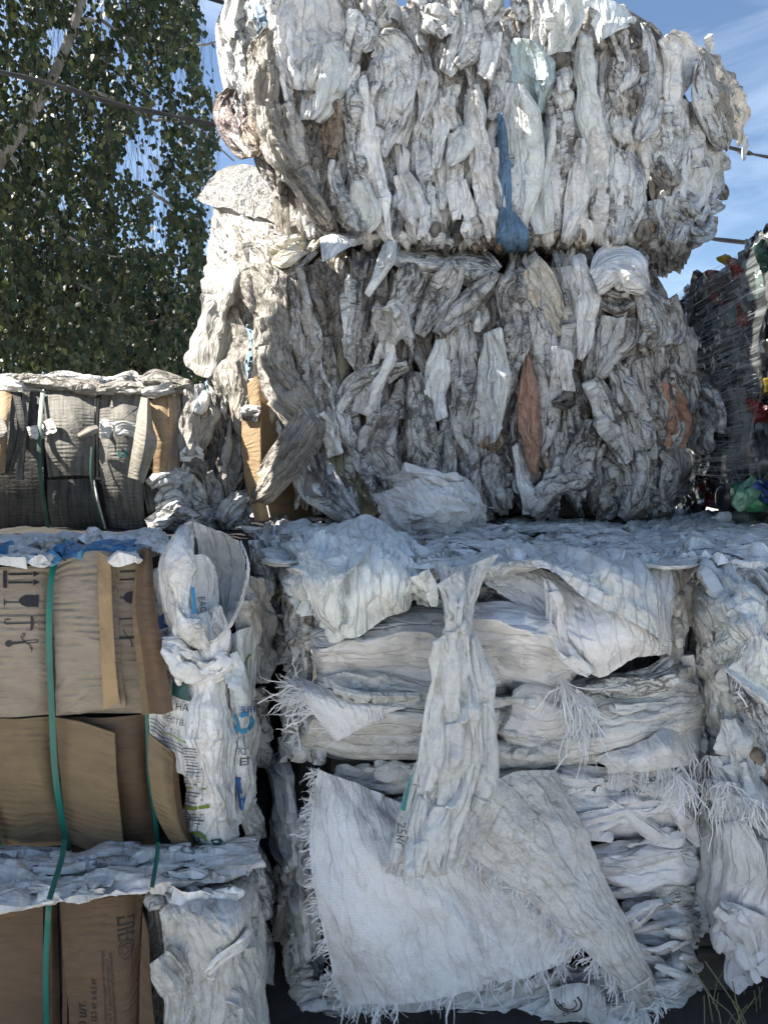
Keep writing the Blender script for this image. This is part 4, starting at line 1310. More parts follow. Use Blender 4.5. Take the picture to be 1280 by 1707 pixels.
# open sack mouth with its film flap
sheet(bf, face_front, [[(735, 945, .05), (738, 965, .09), (752, 985, .09), (770, 1010, .08)], [(800, 925, .05), (812, 940, .12), (815, 955, .12), (818, 965, .10)],
                       [(880, 915, .0), (895, 925, .12), (900, 935, .15), (905, 945, .15)], [(960, 918, .0), (985, 940, .14), (990, 970, .18), (980, 1000, .18)],
                       [(1050, 918, -.02), (1070, 960, .16), (1072, 1010, .20), (1070, 1045, .20)], [(1110, 930, -.02), (1130, 985, .10), (1134, 1040, .13), (1125, 1095, .12)]],
      M['t'], name='film_flap', su=1.06, sv=1.06, crumple=.6, csize=.2, step=3.4)
strip(bf, face_front, S('830,950,30 900,950,50 980,965,50 1040,985,30'), M['p'], off=.0, name='sack_mouth_lining', iso=.3)
strip(bf, face_front, S('840,985,30 910,995,60 990,1010,70 1080,1040,60'), M['g'], off=.01, name='sack_mouth_lining', iso=.3)
sheet(bf, face_front, [[(806, 962, .08), (815, 975, .10), (850, 1010, .10), (912, 1048, .09)], [(870, 950, .04), (895, 985, .09), (925, 1040, .13), (950, 1095, .13)],
                       [(920, 960, .04), (965, 1010, .10), (990, 1070, .17), (1000, 1128, .13)], [(985, 985, .05), (1040, 1015, .12), (1060, 1060, .16), (1062, 1098, .13)],
                       [(1080, 1020, .05), (1115, 1045, .10), (1122, 1070, .12), (1118, 1085, .10)]],
      M['p'], name='open_sack', su=1.07, sv=1.05, crumple=.4, csize=.2, step=3.4)
strip(bf, face_front, S('912,965,14 925,1010,30 930,1060,34 950,1100,26 985,1125,14'), M['p'], off=.15, iso=.2, name='hemmed_sack_edge')
# woven triangle with frayed left edge
o, pw = sheet(bf, face_front, [[(498, 1128, .05), (505, 1150, .09), (515, 1180, .10), (560, 1236, .10)], [(560, 1150, .07), (575, 1170, .11), (590, 1190, .12), (600, 1215, .11)],
                               [(690, 1172, .07), (680, 1178, .09), (660, 1185, .09), (650, 1195, .09)]], M['f'], name='woven_sheet', su=1.02, sv=1.02, crumple=.2)
fringe(bf, pw[0], (-1, -.1, -.25), M['p'], 120, (.03, .07), .0030, 1)
o, pw = sheet(bf, face_front, [[(985, 1265, .07), (1000, 1272, .08), (1010, 1280, .08), (1012, 1290, .06)], [(1060, 1240, .08), (1070, 1258, .11), (1075, 1272, .11), (1080, 1286, .08)],
                               [(1120, 1210, .07), (1130, 1238, .11), (1140, 1258, .11), (1145, 1278, .08)], [(1190, 1170, .04), (1200, 1200, .06), (1200, 1230, .06), (1195, 1262, .04)]],
              M['f'], name='woven_sheet', su=1.02, sv=1.02, crumple=.3)
fringe(bf, pw[:, -1], (0, -.3, -1), M['p'], 150, (.03, .08), .0028, 2)
fringe(bf, pw[-1], (.5, -.3, -.8), M['p'], 90, (.06, .14), .0028, 3)
# long ragged tassels between the two white bales
for sd, (a, b) in enumerate((((1150, 1250), (1200, 1330)), ((1120, 1290), (1180, 1310)), ((1190, 1300), (1230, 1380)), ((930, 1130), (990, 1170)), ((950, 1160), (980, 1200)))):
    q = P(np.linspace(a[0], b[0], 12), np.linspace(a[1], b[1], 12), face_front(np.linspace(a[0], b[0], 12), 1200) - .09)
    fringe(bf, q, (.1, -.35, -1), M['f'], 70, (.05, .13), .0026, 40 + sd, droop=1)
fringe(bf, P(np.linspace(480, 500, 12), np.linspace(1100, 1260, 12), 1.72), (-1, -.2, -.2), M['f'], 90, (.02, .06), .0026, 50)
# two big frayed sheets hanging down the front
o, pA = sheet(bf, face_front, [[(530, 1282, .08), (515, 1400, .12), (535, 1540, .13), (570, 1680, .12)], [(575, 1300, .08), (590, 1420, .13), (620, 1550, .15), (660, 1672, .13)],
                               [(650, 1330, .05), (700, 1430, .12), (745, 1540, .15), (780, 1650, .13)], [(750, 1380, .06), (815, 1460, .10), (850, 1550, .13), (866, 1632, .12)],
                               [(870, 1400, .03), (950, 1480, .07), (975, 1540, .09), (950, 1606, .10)]],
              M['f'], name='frayed_woven_sheet', su=1.045, sv=1.02, crumple=.45, csize=.22, step=3.4, fine=.3, amp=.012)
fringe(bf, pA[:, -1], (0, -.2, -1), M['p'], 230, (.018, .045), .0032, 4)
fringe(bf, pA[0], (-1, -.15, -.1), M['p'], 260, (.015, .04), .0030, 5)
o, pB = sheet(bf, face_front, [[(745, 1400, .14), (790, 1430, .17), (900, 1520, .18), (1000, 1610, .16), (1070, 1690, .10)], [(790, 1330, .13), (850, 1390, .17), (940, 1490, .18), (1020, 1590, .16), (1085, 1680, .10)],
                               [(850, 1290, .10), (900, 1360, .14), (975, 1470, .15), (1040, 1570, .14), (1098, 1665, .10)], [(925, 1283, .06), (955, 1350, .09), (1000, 1440, .10), (1050, 1550, .11), (1100, 1650, .09)]],
              M['h'], name='frayed_woven_sheet', su=1.06, sv=1.02, crumple=.25, csize=.25, step=3.4, fine=.3, amp=.008)
fringe(bf, pB[0], (-.5, -.3, -1), M['p'], 260, (.02, .05), .0032, 6)
fringe(bf, pB[:, -1], (.2, -.2, -1), M['p'], 60, (.02, .06), .0032, 7)
# writing on the white sacks: oval logo with letters, pen marks
oval = sheet(bf, face_front, [[(915, 1650, .09), (920, 1680, .11), (925, 1712, .09)], [(960, 1640, .10), (962, 1672, .13), (965, 1705, .10)], [(1005, 1645, .08), (1008, 1672, .10), (1010, 1702, .08)]], M['p'], name='printed_sack_end', su=1.03, sv=1.03, crumple=.3)[1]
prpoly(oval, line_polys(arc(948, 1672, 24, 15, -70, 160, 16, 30), 2.6) + line_polys(arc(946, 1671, 17, 10, -60, 150, 12, 30), 1.6), M['ink'], bf)
pr(oval, 'БЛС', 930, 1672, 10, M['ink'], bf, ang=-70)
pen = strip(bf, face_front, S('1040,1520,40 1100,1508,56 1185,1490,46'), M['h'], off=.02, iso=.2, lk=.2, name='pen_marked_sack')
pp = np.zeros(len(pen.data.vertices) * 3); pen.data.vertices.foreach_get('co', pp)
rr = random.Random(3); vs = []
gridpen = pp.reshape(-1, 3)
gx, gy = proj(gridpen)


def on_cloud(cloud, cx, cy, x, y, lift=.004):
    d = (cx - x) ** 2 + (cy - y) ** 2; k = np.argsort(d)[:4]; w = 1 / (d[k] + 1); q = (cloud[k] * w[:, None]).sum(0) / w.sum()
    return P(x, y, q[1] - lift)


st = []
for i in range(17):
    x = 1062 + 110 * rr.random(); y = 1522 - (x - 1062) * .22 + rr.uniform(-18, 14)
    a0 = rr.uniform(0, 360); line = arc(x, y, rr.uniform(3, 12), rr.uniform(2, 5), a0, a0 + rr.uniform(70, 200), 7, rr.uniform(-40, 10))
    st.append(([on_cloud(gridpen, gx, gy, a, b, .006) for a, b in line], .0026, np.array((.25, 0, 1.))))
link('pen_marks', ribbon_mesh('pen_marks', st), M['ink'], bf)
film = sheet(bf, face_front, [[(540, 1130, .10), (545, 1148, .12), (560, 1162, .10)], [(590, 1150, .12), (595, 1160, .13), (600, 1172, .11)], [(700, 1155, .10), (700, 1162, .11), (700, 1170, .10)]], M['t'], name='printed_film_edge', su=1.02, sv=1.02, crumple=.2)[1]
for tx, x, y, a in (('人', 548, 1146, -25), ('米', 562, 1158, -15), ('回', 585, 1164, 0), ('品', 616, 1170, 0)):
    prpoly(film, line_polys([(x, y), (x + 8, y + 3)], 1.8) + line_polys([(x + 4, y - 4), (x + 2, y + 6)], 1.8) + line_polys([(x + 4, y), (x + 8, y + 6)], 1.4), M['ink'], bf, rad=25)

# ---------------------------------------------------------------- hanging twisted sack (loose thing on the bale)
hs = empty('hanging_sack', tuple(P(760, 1100, 1.60)), 'long grubby translucent sack twisted at its neck, hanging down the middle of the front bale', 'sack')
fh = lambda x, y: 1.60 + 0 * np.asarray(x, float)
o, ph = sheet(hs, fh, [[(722, 935, -.05), (735, 985, -.01), (742, 1050, .0), (722, 1130, .0), (705, 1230, .0), (672, 1330, .01), (655, 1400, .0), (642, 1455, -.01)],
                       [(750, 945, -.02), (755, 990, .02), (757, 1050, .04), (752, 1130, .04), (735, 1230, .05), (710, 1330, .04), (690, 1410, .03), (672, 1462, .0)],
                       [(780, 940, .0), (775, 985, .05), (772, 1050, .06), (775, 1130, .06), (768, 1230, .06), (755, 1330, .06), (745, 1400, .04), (720, 1460, .02)],
                       [(800, 935, .0), (785, 985, .02), (785, 1050, .02), (800, 1130, .03), (802, 1230, .04), (800, 1320, .04), (785, 1380, .03), (772, 1430, .0)],
                       [(830, 922, -.04), (800, 980, -.01), (790, 1045, -.02), (815, 1130, .0), (822, 1230, .0), (818, 1300, .0), (800, 1350, .0), (795, 1390, -.01)]],
              M['t'], name='sack_body', su=1.16, sv=1.01, crumple=.2, csize=.13, step=2.8, anchor=.05, its=(80, 60), amp=.012, wallback=.03, fine=.6)
for s, off in (('738,1060,18 742,1110,34 728,1200,46 712,1290,50 690,1370,40 662,1440,24', .055), ('768,1000,24 764,1060,30 770,1140,46 776,1230,54 764,1320,50 742,1400,44 735,1460,18', .07),
               ('792,1060,14 800,1130,34 808,1220,36 804,1300,30 790,1350,16', .04), ('712,1330,30 700,1400,40 690,1460,30', .075), ('750,960,46 758,1000,40 762,1040,24', .06)):
    strip(hs, fh, S(s), M['t'], off=off, lk=.8, iso=.25, bulge=.07, tuck=.008, step=2.6, name='sack_fold')
prpoly(ph, [[(688, 1284), (684, 1300), (676, 1352), (668, 1352), (667, 1345), (680, 1300)]], M['teal'], hs, 'printed_stripe', lift=.05)
pr(ph, '25кг', 663, 1368, 17, M['inkf'], hs, ang=-94, lift=.052)
fringe(hs, ph[:, -1], (0, -.1, -1), M['t'], 60, (.01, .03), .003, 8)

# ---------------------------------------------------------------- crumpled sack lying on top
def blob(parent, cen, rad, mat, name, seed=1, n=70, k=1.0, flat=3.0):
    r = np.random.RandomState(seed)
    th = np.linspace(.02, math.pi - .02, n)[None]; ph_ = np.linspace(0, 2 * math.pi, int(n * 1.6))[:, None]
    def sp(c): return np.sign(c) * np.abs(c) ** .8
    x = sp(np.sin(th) * np.cos(ph_)); y = sp(np.sin(th) * np.sin(ph_)); z = sp(np.cos(th)) + 0 * ph_
    d = np.stack([x, y, z], -1)
    pos = np.array(cen) + d * np.array(rad)
    uv = np.stack([ph_ / 6.28 * (rad[0] + rad[1]) * 3 + 0 * th, th * rad[2] * 2 + 0 * ph_], -1)
    t1 = TV[seed % 4]; t2 = TV[(seed + 1) % 4]; t3 = TW[seed % 4]
    a = ph_ / (2 * math.pi) + 0 * th; b = th / math.pi + 0 * ph_
    h = samp(t1, a * 2, b + .1)[..., 2] * 1.3 + samp(t3, b * 1.0, a * 3)[..., 2] * .6 + samp(t2, a * 5, b * 3)[..., 2] * .35
    pole = np.sin(th) ** .5
    pos = pos + (d / np.linalg.norm(d, axis=-1, keepdims=True)) * (h * pole)[..., None] * k * max(rad) * .9
    return link(name, grid_mesh(name, pos, uv), mat, parent)


cs = empty('crumpled_sack', tuple(P(722, 888, 2.3)), 'clean white crumpled sack bundle lying on top of the front bale against the dirty bale', 'sack')
blob(cs, P(722, 848, 2.34), (.15, .10, .060), M['p'], 'bundled_sack', 3, 90, .6)
fcs = lambda x, y: 2.26 + .16 * ((np.asarray(x, float) - 722) / 95) ** 2
for cols in ([[(628, 826, -.04), (632, 850, .02), (640, 870, .03), (652, 886, .0)], [(655, 806, -.06), (660, 835, .05), (668, 862, .06), (680, 890, .02)], [(700, 792, -.08), (705, 825, .06), (710, 855, .07), (712, 888, .03)], [(752, 796, -.08), (756, 828, .06), (760, 856, .06), (764, 884, .03)], [(792, 812, -.06), (798, 835, .03), (804, 855, .03), (808, 878, .0)]],
             [[(630, 836, .02), (650, 850, .06), (668, 872, .08)], [(665, 812, .04), (690, 836, .10), (712, 862, .11)], [(715, 800, .02), (742, 828, .09), (768, 852, .10)], [(770, 806, .0), (795, 832, .06), (816, 846, .04)]]):
    sheet(cs, fcs, cols, M['p'], name='crumpled_layer', su=1.10, sv=1.06, crumple=1.3, csize=.09, step=2.4, fine=.5, its=(60, 40), wallback=.06)
fz = lambda x, y: 2.22 + .0006 * (np.asarray(x, float) - 722) ** 2 / 10
for s, off in (('640,820,20 690,805,50 750,812,46 800,835,20', .0), ('632,850,30 660,856,60 700,862,50 740,868,24', .02), ('700,858,20 760,858,50 815,862,30', .03), ('782,822,24 800,826,30 815,850,40 818,868,20', .03),
               ('636,830,20 640,852,40 660,878,30', .04), ('680,830,20 730,838,44 790,850,30', .03), ('660,878,16 720,880,24 790,876,14', .01)):
    strip(cs, fz, S(s), M['p'], off=off, iso=1.1, lk=.8, name='sack_fold', tuck=.03)
bs = empty('black_strap_piece', tuple(P(765, 908, 2.1)), 'short black plastic strip lying on the top film layers beside the crumpled bundle', 'strap')
strap(bs, TOPF, [(735, 905, .02), (752, 902, .03), (775, 910, .03), (803, 915, .01)], 11, M['ink'], off=.02, name='strip')

# ---------------------------------------------------------------- right-hand white bale
def face_right(px, py):
    d = 1.80 - .12 * np.clip((np.asarray(px, float) - 1190) / 90, -1, 3) + .10 * pos_((960 - py) / 60) ** 2
    return d + .25 * pos_((1175 - px) / 40) ** 1.5 + .02 * np.sin(py / 60.)


br = empty('plastic_sack_bale', (1.2, 2.3, .2), 'white sack bale cut off by the right frame edge, a ragged crumpled sack on it', 'bale', 'bales of clean white sacks')
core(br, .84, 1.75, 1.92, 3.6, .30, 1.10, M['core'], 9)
RG = [
    ('h', '1135,960,20 1160,985,40 1180,1020,44 1190,1080,40 1195,1140,30', .0, {}),
    ('g', '1130,990,16 1150,1015,30 1165,1060,34 1165,1110,26 1150,1130,12', .03, {}),
    ('h', '1165,1080,40 1180,1150,70 1200,1230,60 1215,1290,30', .0, dict(iso=.6)),
    ('g', '1200,1130,50 1230,1180,80 1260,1240,80 1290,1290,60', .0, dict(iso=.6)),
    ('f', '1140,1130,50 1140,1180,70 1150,1230,60 1170,1280,30', .05, dict(iso=.7)),
    ('w', '1130,945,30 1150,960,40 1165,970,20', .06, {}),
    ('t', '1140,930,30 1170,965,50 1195,1010,60 1215,1040,30', .08, dict(iso=1)),
    ('g', '1180,930,30 1230,950,50 1290,985,50', .02, {}),
    ('h', '1215,940,30 1260,980,60 1300,1020,60', .04, dict(iso=.8)),
    ('t', '1210,1200,30 1225,1240,46 1240,1290,50 1260,1340,40', .06, dict(iso=1.2)),
    ('f', '1200,1260,30 1210,1320,50 1222,1370,50 1235,1410,30', .05, dict(iso=.8)),
    ('n', '1240,1250,20 1262,1290,40 1290,1340,40', .02, dict(iso=.8)),
    ('f', '1250,1290,30 1270,1350,50 1290,1400,50', .04, dict(iso=.9)),
    ('p', '1215,1370,40 1225,1430,84 1222,1500,90 1220,1560,60', .05, dict(iso=.3, lk=.2)),
    ('p', '1275,1400,60 1275,1480,90 1270,1560,90 1270,1620,60', .05, dict(iso=.3, lk=.2)),
    ('p', '1195,1510,20 1215,1530,60 1235,1560,90 1250,1590,60', .08, dict(iso=.7)),
    ('p', '1235,1560,40 1250,1600,80 1265,1630,60', .05, dict(iso=.9)),
    ('h', '1180,1300,30 1185,1380,40 1185,1460,30', -.02, {}),
    ('p', '1180,1420,20 1186,1460,34 1186,1530,24', .0, {}),
]
for k, s, off, kw in RG:
    strip(br, face_right, S(s), M[k], off=off, step=3.2, name='sack_layer', **kw)
fill(br, face_right, [(1140, 940), (1150, 1300)], [(1300, 940), (1300, 1300)], 950, 1400, 40, 'hgfhn', -.03, wr=(16, 50), lr=(60, 170), slant=.3, seed=41, name='sack_layer')
fill(br, face_right, [(1290, 940), (1290, 1640)], [(1560, 940), (1560, 1640)], 950, 1640, 60, 'phgwh', -.01, wr=(40, 90), lr=(120, 260), slant=.3, seed=42, name='sack_layer')
sheet(br, face_right, [[(1195, 1035, .09), (1192, 1070, .12), (1200, 1100, .12), (1205, 1120, .10)], [(1215, 985, .06), (1225, 1040, .17), (1230, 1080, .19), (1225, 1110, .16)],
                       [(1235, 960, .04), (1258, 1020, .17), (1265, 1080, .21), (1262, 1140, .17)], [(1262, 985, .02), (1290, 1040, .13), (1300, 1100, .17), (1305, 1165, .14)]],
      M['m'], name='ragged_sack', su=1.12, sv=1.04, crumple=.8, csize=.13, step=3.0, its=(70, 50))
sheet(br, face_right, [[(1155, 968, .08), (1168, 1000, .12), (1172, 1020, .12), (1190, 1045, .10)], [(1185, 955, .06), (1200, 990, .14), (1212, 1020, .15), (1225, 1040, .12)], [(1225, 930, .02), (1245, 965, .10), (1262, 990, .12), (1280, 1010, .10)]],
      M['t'], name='ragged_sack', su=1.12, sv=1.1, crumple=1.0, csize=.1, step=3.0)
strip(br, face_right, S('1208,1112,8 1235,1130,22 1262,1150,26 1285,1172,18'), M['m'], off=.2, lk=.2, iso=.2, bulge=.5, name='rolled_sack_hem')
for i, (x, y, n_, l) in enumerate(((1210, 1120, 10, .05), (1160, 1255, 60, .1), (1200, 1300, 80, .13), (1245, 1330, 70, .09), (1150, 930, 50, .08), (1120, 915, 50, .07), (1180, 880, 40, .06), (1262, 868, 40, .06), (1110, 870, 40, .05))):
    xs = np.linspace(x - 28, x + 28, 12); ys = np.full(12, float(y)) + np.linspace(0, 8, 12)
    q = P(xs, ys, (TOPF(xs, ys) - .03) if y < 925 else face_right(xs, ys) - .10)
    fringe(br, q, (.1, -.5, .3 if y < 900 else -1), M['p'] if i != 3 else M['f'], n_, (l * .4, l), .0026, 70 + i, droop=.9, spread=.7)
# grass and dark pallet under the bales
pal = empty('wooden_pallet', (1.0, 2.3, 0), 'dark wooden pallet in the shade under the white bales at lower right', 'pallet')
for i, (x, y, z, a, b, c) in enumerate([(.25, 1.86 + .22 * k, .13, 1.6, .09, .018) for k in range(5)] + [(-.4 + .65 * k, 2.3, .06, .09, 1.0, .10) for k in range(4)]):
    v = np.array([(sx, sy, sz) for sx in (-.5, .5) for sy in (-.5, .5) for sz in (-.5, .5)]) * (a, b, c) + (x + .6, y, z)
    f = [(0, 1, 3, 2), (4, 6, 7, 5), (0, 4, 5, 1), (2, 3, 7, 6), (0, 2, 6, 4), (1, 5, 7, 3)]
    link('plank', poly_mesh('plank', v, f), plain_mat('old_wood', (.10, .085, .07), .9, .3, 8) if i == 0 else bpy.data.materials['old_wood'], pal, smooth=False)
rs = np.random.RandomState(6); st = []
for i in range(420):
    x = rs.uniform(.75, 1.6); y = rs.uniform(1.55, 2.6); h = rs.uniform(.05, .22)
    b = np.array((x, y, 0)); d = rs.randn(2) * .35
    st.append(([b + np.array((d[0] * h * t_ * t_, d[1] * h * t_ * t_, h * t_)) for t_ in (0, .35, .7, 1)], .004, np.array((1., .2, 0))))
g_ = link('dry_grass', ribbon_mesh('dry_grass', st), plain_mat('dry_grass', (.20, .20, .10), .8, .3, 5), None); g_['kind'] = 'stuff'

# ---------------------------------------------------------------- stretch-wrapped bottle bale
def face_wrap(px, py):
    return 1.026 / (np.maximum((np.asarray(px, float) - 640) / FPX, .36) - .0905) + 0 * np.asarray(py, float)


bw = empty('wrapped_bottle_bale', (1.75, 3.0, 1.13), 'tall dark bale of crushed plastic bottles wound in clear stretch film at the right edge', 'bale')
v = np.array([(sx, sy, sz) for sx in (0, 1) for sy in (0, 1) for sz in (0, 1)], float)
cx0 = lambda y: 1.026 + .0905 * y + .10
vv = [(cx0(2.0 + 1.35 * b) + (.9 * a), 2.0 + 1.35 * b, 1.15 + .93 * c) for a, b, c in v]
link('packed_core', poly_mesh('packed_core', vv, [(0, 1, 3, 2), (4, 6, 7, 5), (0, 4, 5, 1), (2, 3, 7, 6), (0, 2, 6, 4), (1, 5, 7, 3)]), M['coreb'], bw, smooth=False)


def plas(name, col, rough=.22, alpha=1.0):
    return plain_mat(name, col, rough, .2, 15, spec=.6, bump=.5, bscale=25, alpha=alpha)


PL = {'r': plas('red_plastic', (.20, .035, .035)), 'g': plas('green_plastic', (.02, .07, .05)), 'a': plas('aqua_plastic', (.12, .19, .17)), 'w': plas('clear_grey_plastic', (.17, .18, .18)),
      'y': plas('yellow_plastic', (.36, .27, .04)), 'k': plas('black_plastic', (.02, .02, .022)), 'b': plas('blue_plastic', (.03, .06, .20)), 'd': plas('smoky_plastic', (.10, .11, .115)), 'n': plas('brown_plastic', (.16, .10, .05))}
rw = random.Random(17)
for i in range(150):
    x = rw.uniform(1140, 1310); top = 472 - (x - 1140) * .70
    y = rw.uniform(top + 6, 850); L = rw.uniform(26, 80) * (1 + (x - 1140) / 200); w = rw.uniform(8, 26)
    k = rw.choice('wdwdkkkddkwdddddkd')
    strip(bw, face_wrap, [(x, max(y - L / 2, top), w * .5), (x + rw.uniform(-8, 8), y - L / 6 if y - L / 6 > top else top + 6, w), (x + rw.uniform(-8, 8), y + L / 6, w), (x + rw.uniform(-8, 8), min(y + L / 2, 862), w * .5)],
          PL[k], off=rw.uniform(-.05, .0), seed=3000 + i, bulge=.5, iso=1.3, lk=.6, ls=.06, name='crushed_bottle')
for k, s in (('y', '1205,425,8 1212,432,20 1222,440,14'), ('r', '1218,430,10 1226,448,34 1230,465,24'), ('w', '1240,415,20 1246,450,30 1250,480,20'), ('a', '1254,430,10 1262,465,20 1262,500,14'),
             ('r', '1190,450,14 1196,480,30 1192,505,24'), ('g', '1262,405,20 1270,430,34 1275,450,24'), ('a', '1216,510,14 1220,530,26 1218,545,20'), ('r', '1232,500,10 1238,525,24 1240,545,16'),
             ('w', '1228,485,10 1240,505,16 1248,535,12'), ('w', '1150,480,20 1160,520,40 1155,560,20'), ('d', '1170,455,20 1160,500,34 1150,540,20'), ('w', '1225,640,24 1235,700,40 1232,760,30'), ('r', '1250,665,14 1262,685,36 1256,705,30'),
             ('y', '1278,630,14 1280,655,24'), ('w', '1210,600,20 1245,610,34 1255,640,20'), ('b', '1180,700,10 1190,740,16'), ('r', '1172,800,14 1176,830,22 1178,845,14'), ('w', '1158,800,8 1165,820,18 1174,840,8'), ('w', '1208,750,14 1216,790,24 1222,805,14')):
    strip(bw, face_wrap, S(s), PL[k], off=.03, bulge=.3, iso=1.0, name='crushed_bottle')
strip(bw, face_wrap, S('1130,500,30 1133,520,44 1130,545,30'), PL['w'], off=.12, bulge=.6, name='crushed_bottle')
# crumpled film sack squeezed at the corner
sheet(bw, face_wrap, [[(1145, 715, .18), (1150, 735, .22), (1160, 756, .20)], [(1160, 660, .18), (1172, 715, .26), (1180, 755, .22)], [(1178, 665, .16), (1188, 705, .22), (1196, 742, .18)]], M['g'], name='caught_sack', su=1.06, sv=1.06, crumple=1)
strip(bw, face_wrap, S('1160,640,30 1175,660,46 1190,690,44 1196,720,24'), M['g'], off=.14, iso=1, name='caught_sack')
# film: transparent sheet with stretch bands, and drawn-out strands
m, nn, ll = newmat('stretch_film'); g = G(nn, ll)
uvn = nn.new('ShaderNodeUVMap').outputs['UV']
b1 = g.noise(g.map(uvn, (.5, 16, 1)), 3.0, 4, .65, .3); b2 = g.noise(g.map(uvn, (1.2, 70, 1)), 3.0, 3, .6, .2)
fac = g.math('ADD', g.math('MULTIPLY', g.ramp(b1, .42, .72, .12, 1), .42), g.math('MULTIPLY', g.ramp(b2, .5, .8), .3))
pb = g.node('ShaderNodeBsdfPrincipled', Base_Color=(.42, .45, .47, 1), Roughness=.28)
tp = nn.new('ShaderNodeBsdfTransparent'); msn = nn.new('ShaderNodeMixShader')
ll.new(fac, msn.inputs[0]); ll.new(tp.outputs[0], msn.inputs[1]); ll.new(pb.outputs[0], msn.inputs[2])
oo = nn.new('ShaderNodeOutputMaterial'); ll.new(msn.outputs[0], oo.inputs[0])
M['film'] = m
yy = np.linspace(2.34, 3.36, 50)[:, None]; zz = np.linspace(1.30, 2.07, 40)[None]
fx = 1.026 + .0905 * yy - .055 + .012 * np.sin(zz * 23 + yy * 9) + .008 * np.sin(yy * 31 + zz * 5)
pf = np.stack([fx, yy + 0 * zz, zz + 0 * yy], -1)
link('stretch_film', grid_mesh('stretch_film', pf, np.stack([yy + 0 * zz, zz + 0 * yy + .05 * yy], -1)), M['film'], bw)
rs = np.random.RandomState(9); st = []
for i in range(240):
    z0 = rs.uniform(1.28, 2.08) if i % 3 else rs.uniform(1.45, 1.75); y0 = rs.uniform(2.3, 3.1); L = rs.uniform(.2, .9); sl = rs.uniform(-.06, .03)
    pts = []
    for t_ in np.linspace(0, 1, 5):
        y = min(y0 + L * t_, 3.36); pts.append(np.array((1.026 + .0905 * y - .062 - .006 * rs.rand(), y, z0 + sl * L * t_ + .004 * rs.randn())))
    st.append((pts, rs.uniform(.0008, .0028), np.array((0, 0, 1.))))
o = link('film_strand', ribbon_mesh('film_strand', st), plain_mat('film_strands', (.40, .42, .44), .3, .05, alpha=.45), bw); o['kind'] = 'stuff'


# bottles dropped at the foot
def lathe(parent, name, org, axis, prof, mat, k=20, squash=1.0):
    ax = np.array(axis, float); ax /= np.linalg.norm(ax); A = np.cross(ax, (0, 0, 1)); A /= np.linalg.norm(A); B = np.cross(ax, A)
    a = np.linspace(0, 2 * math.pi, k + 1)[:, None]
    t = np.array([p[0] for p in prof])[None]; r = np.array([p[1] for p in prof])[None]
    pos = np.array(org) + ax * t[..., None] + (A * np.cos(a)[..., None] + B * np.sin(a)[..., None] * squash) * r[..., None]
    return link(name, grid_mesh(name, pos, metric_uv(pos)), mat, parent)


wb = empty('plastic_bottle', tuple(P(1200, 866, 2.55)), 'white capped clear bottle with a spout lying at the foot of the wrapped bale', 'bottle')
og = P(1186, 863, 2.50); axv = np.array((1, .25, .02))
lathe(wb, 'nozzle', og, axv, [(0, .0), (0, .004), (.022, .006), (.022, .012), (.030, .013)], M['W'])
lathe(wb, 'cap', og + axv * .030, axv, [(0, .0), (0, .016), (.003, .0185), (.032, .0195), (.034, .018), (.034, 0)], plain_mat('white_cap_plastic', (.62, .62, .60), .35, .05))
lathe(wb, 'body', og + axv * .064, axv, [(0, .014), (.02, .016), (.05, .038), (.10, .040), (.20, .039), (.26, .03), (.27, 0)], plas('murky_green_clear_plastic', (.16, .22, .19)), squash=.8)
gb = empty('plastic_bottle', tuple(P(1250, 850, 2.45)), 'crushed green bottle with a dark label lying behind the white capped one', 'bottle')
blob(gb, P(1262, 828, 2.45), (.07, .10, .05), plas('bottle_green_plastic', (.05, .26, .12)), 'body', 5, 40, .7)
strip(gb, lambda x, y: 2.34 + 0 * np.asarray(x, float), S('1258,805,20 1275,818,34 1295,835,34'), PL['b'], off=.0, bulge=.3, name='label')
strip(gb, lambda x, y: 2.36 + 0 * np.asarray(x, float), S('1222,845,14 1240,825,30 1262,800,24'), plas('pale_green_plastic', (.14, .30, .20)), off=.02, bulge=.3, name='torn_side')
kb = empty('plastic_bottle', tuple(P(1215, 838, 2.6)), 'black bottle with pale collar standing in the gap left of the green one', 'bottle')
blob(kb, P(1216, 832, 2.6), (.045, .05, .05), PL['k'], 'body', 6, 30, .5)
strip(kb, lambda x, y: 2.53 + 0 * np.asarray(x, float), S('1210,785,14 1216,796,26 1224,808,30'), PL['w'], off=0, bulge=.4, name='collar')

# ---------------------------------------------------------------- grey weathered cardboard bale (back left)
def barrel(y, y0, y1, k=.12):
    t = (np.asarray(y, float) - (y0 + y1) / 2) / ((y1 - y0) / 2)
    return k * np.abs(t) ** 2.4


def face_grey(px, py):
    return 2.80 + .10 * (170 - np.asarray(px, float)) / 170 + barrel(py, 640, 930, .16) + .10 * pos_((np.asarray(px, float) - 250) / 100) ** 1.5


bg_ = empty('cardboard_bale', (-1.3, 3.2, 1.15), 'weathered grey cardboard bale at back left, white film on top and torn brown flaps', 'bale', 'cardboard bales on the left')
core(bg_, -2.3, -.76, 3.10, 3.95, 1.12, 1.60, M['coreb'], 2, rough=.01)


def col(x0, x1, ys, off=.0, lean=0, mid=None):
    """a board standing up the bale's face between two px columns"""
    out = []
    for j, x in enumerate(np.linspace(x0, x1, 3)):
        out.append([(x + lean * (y - ys[0]) / 100, y, off) for y in ys])
    return out


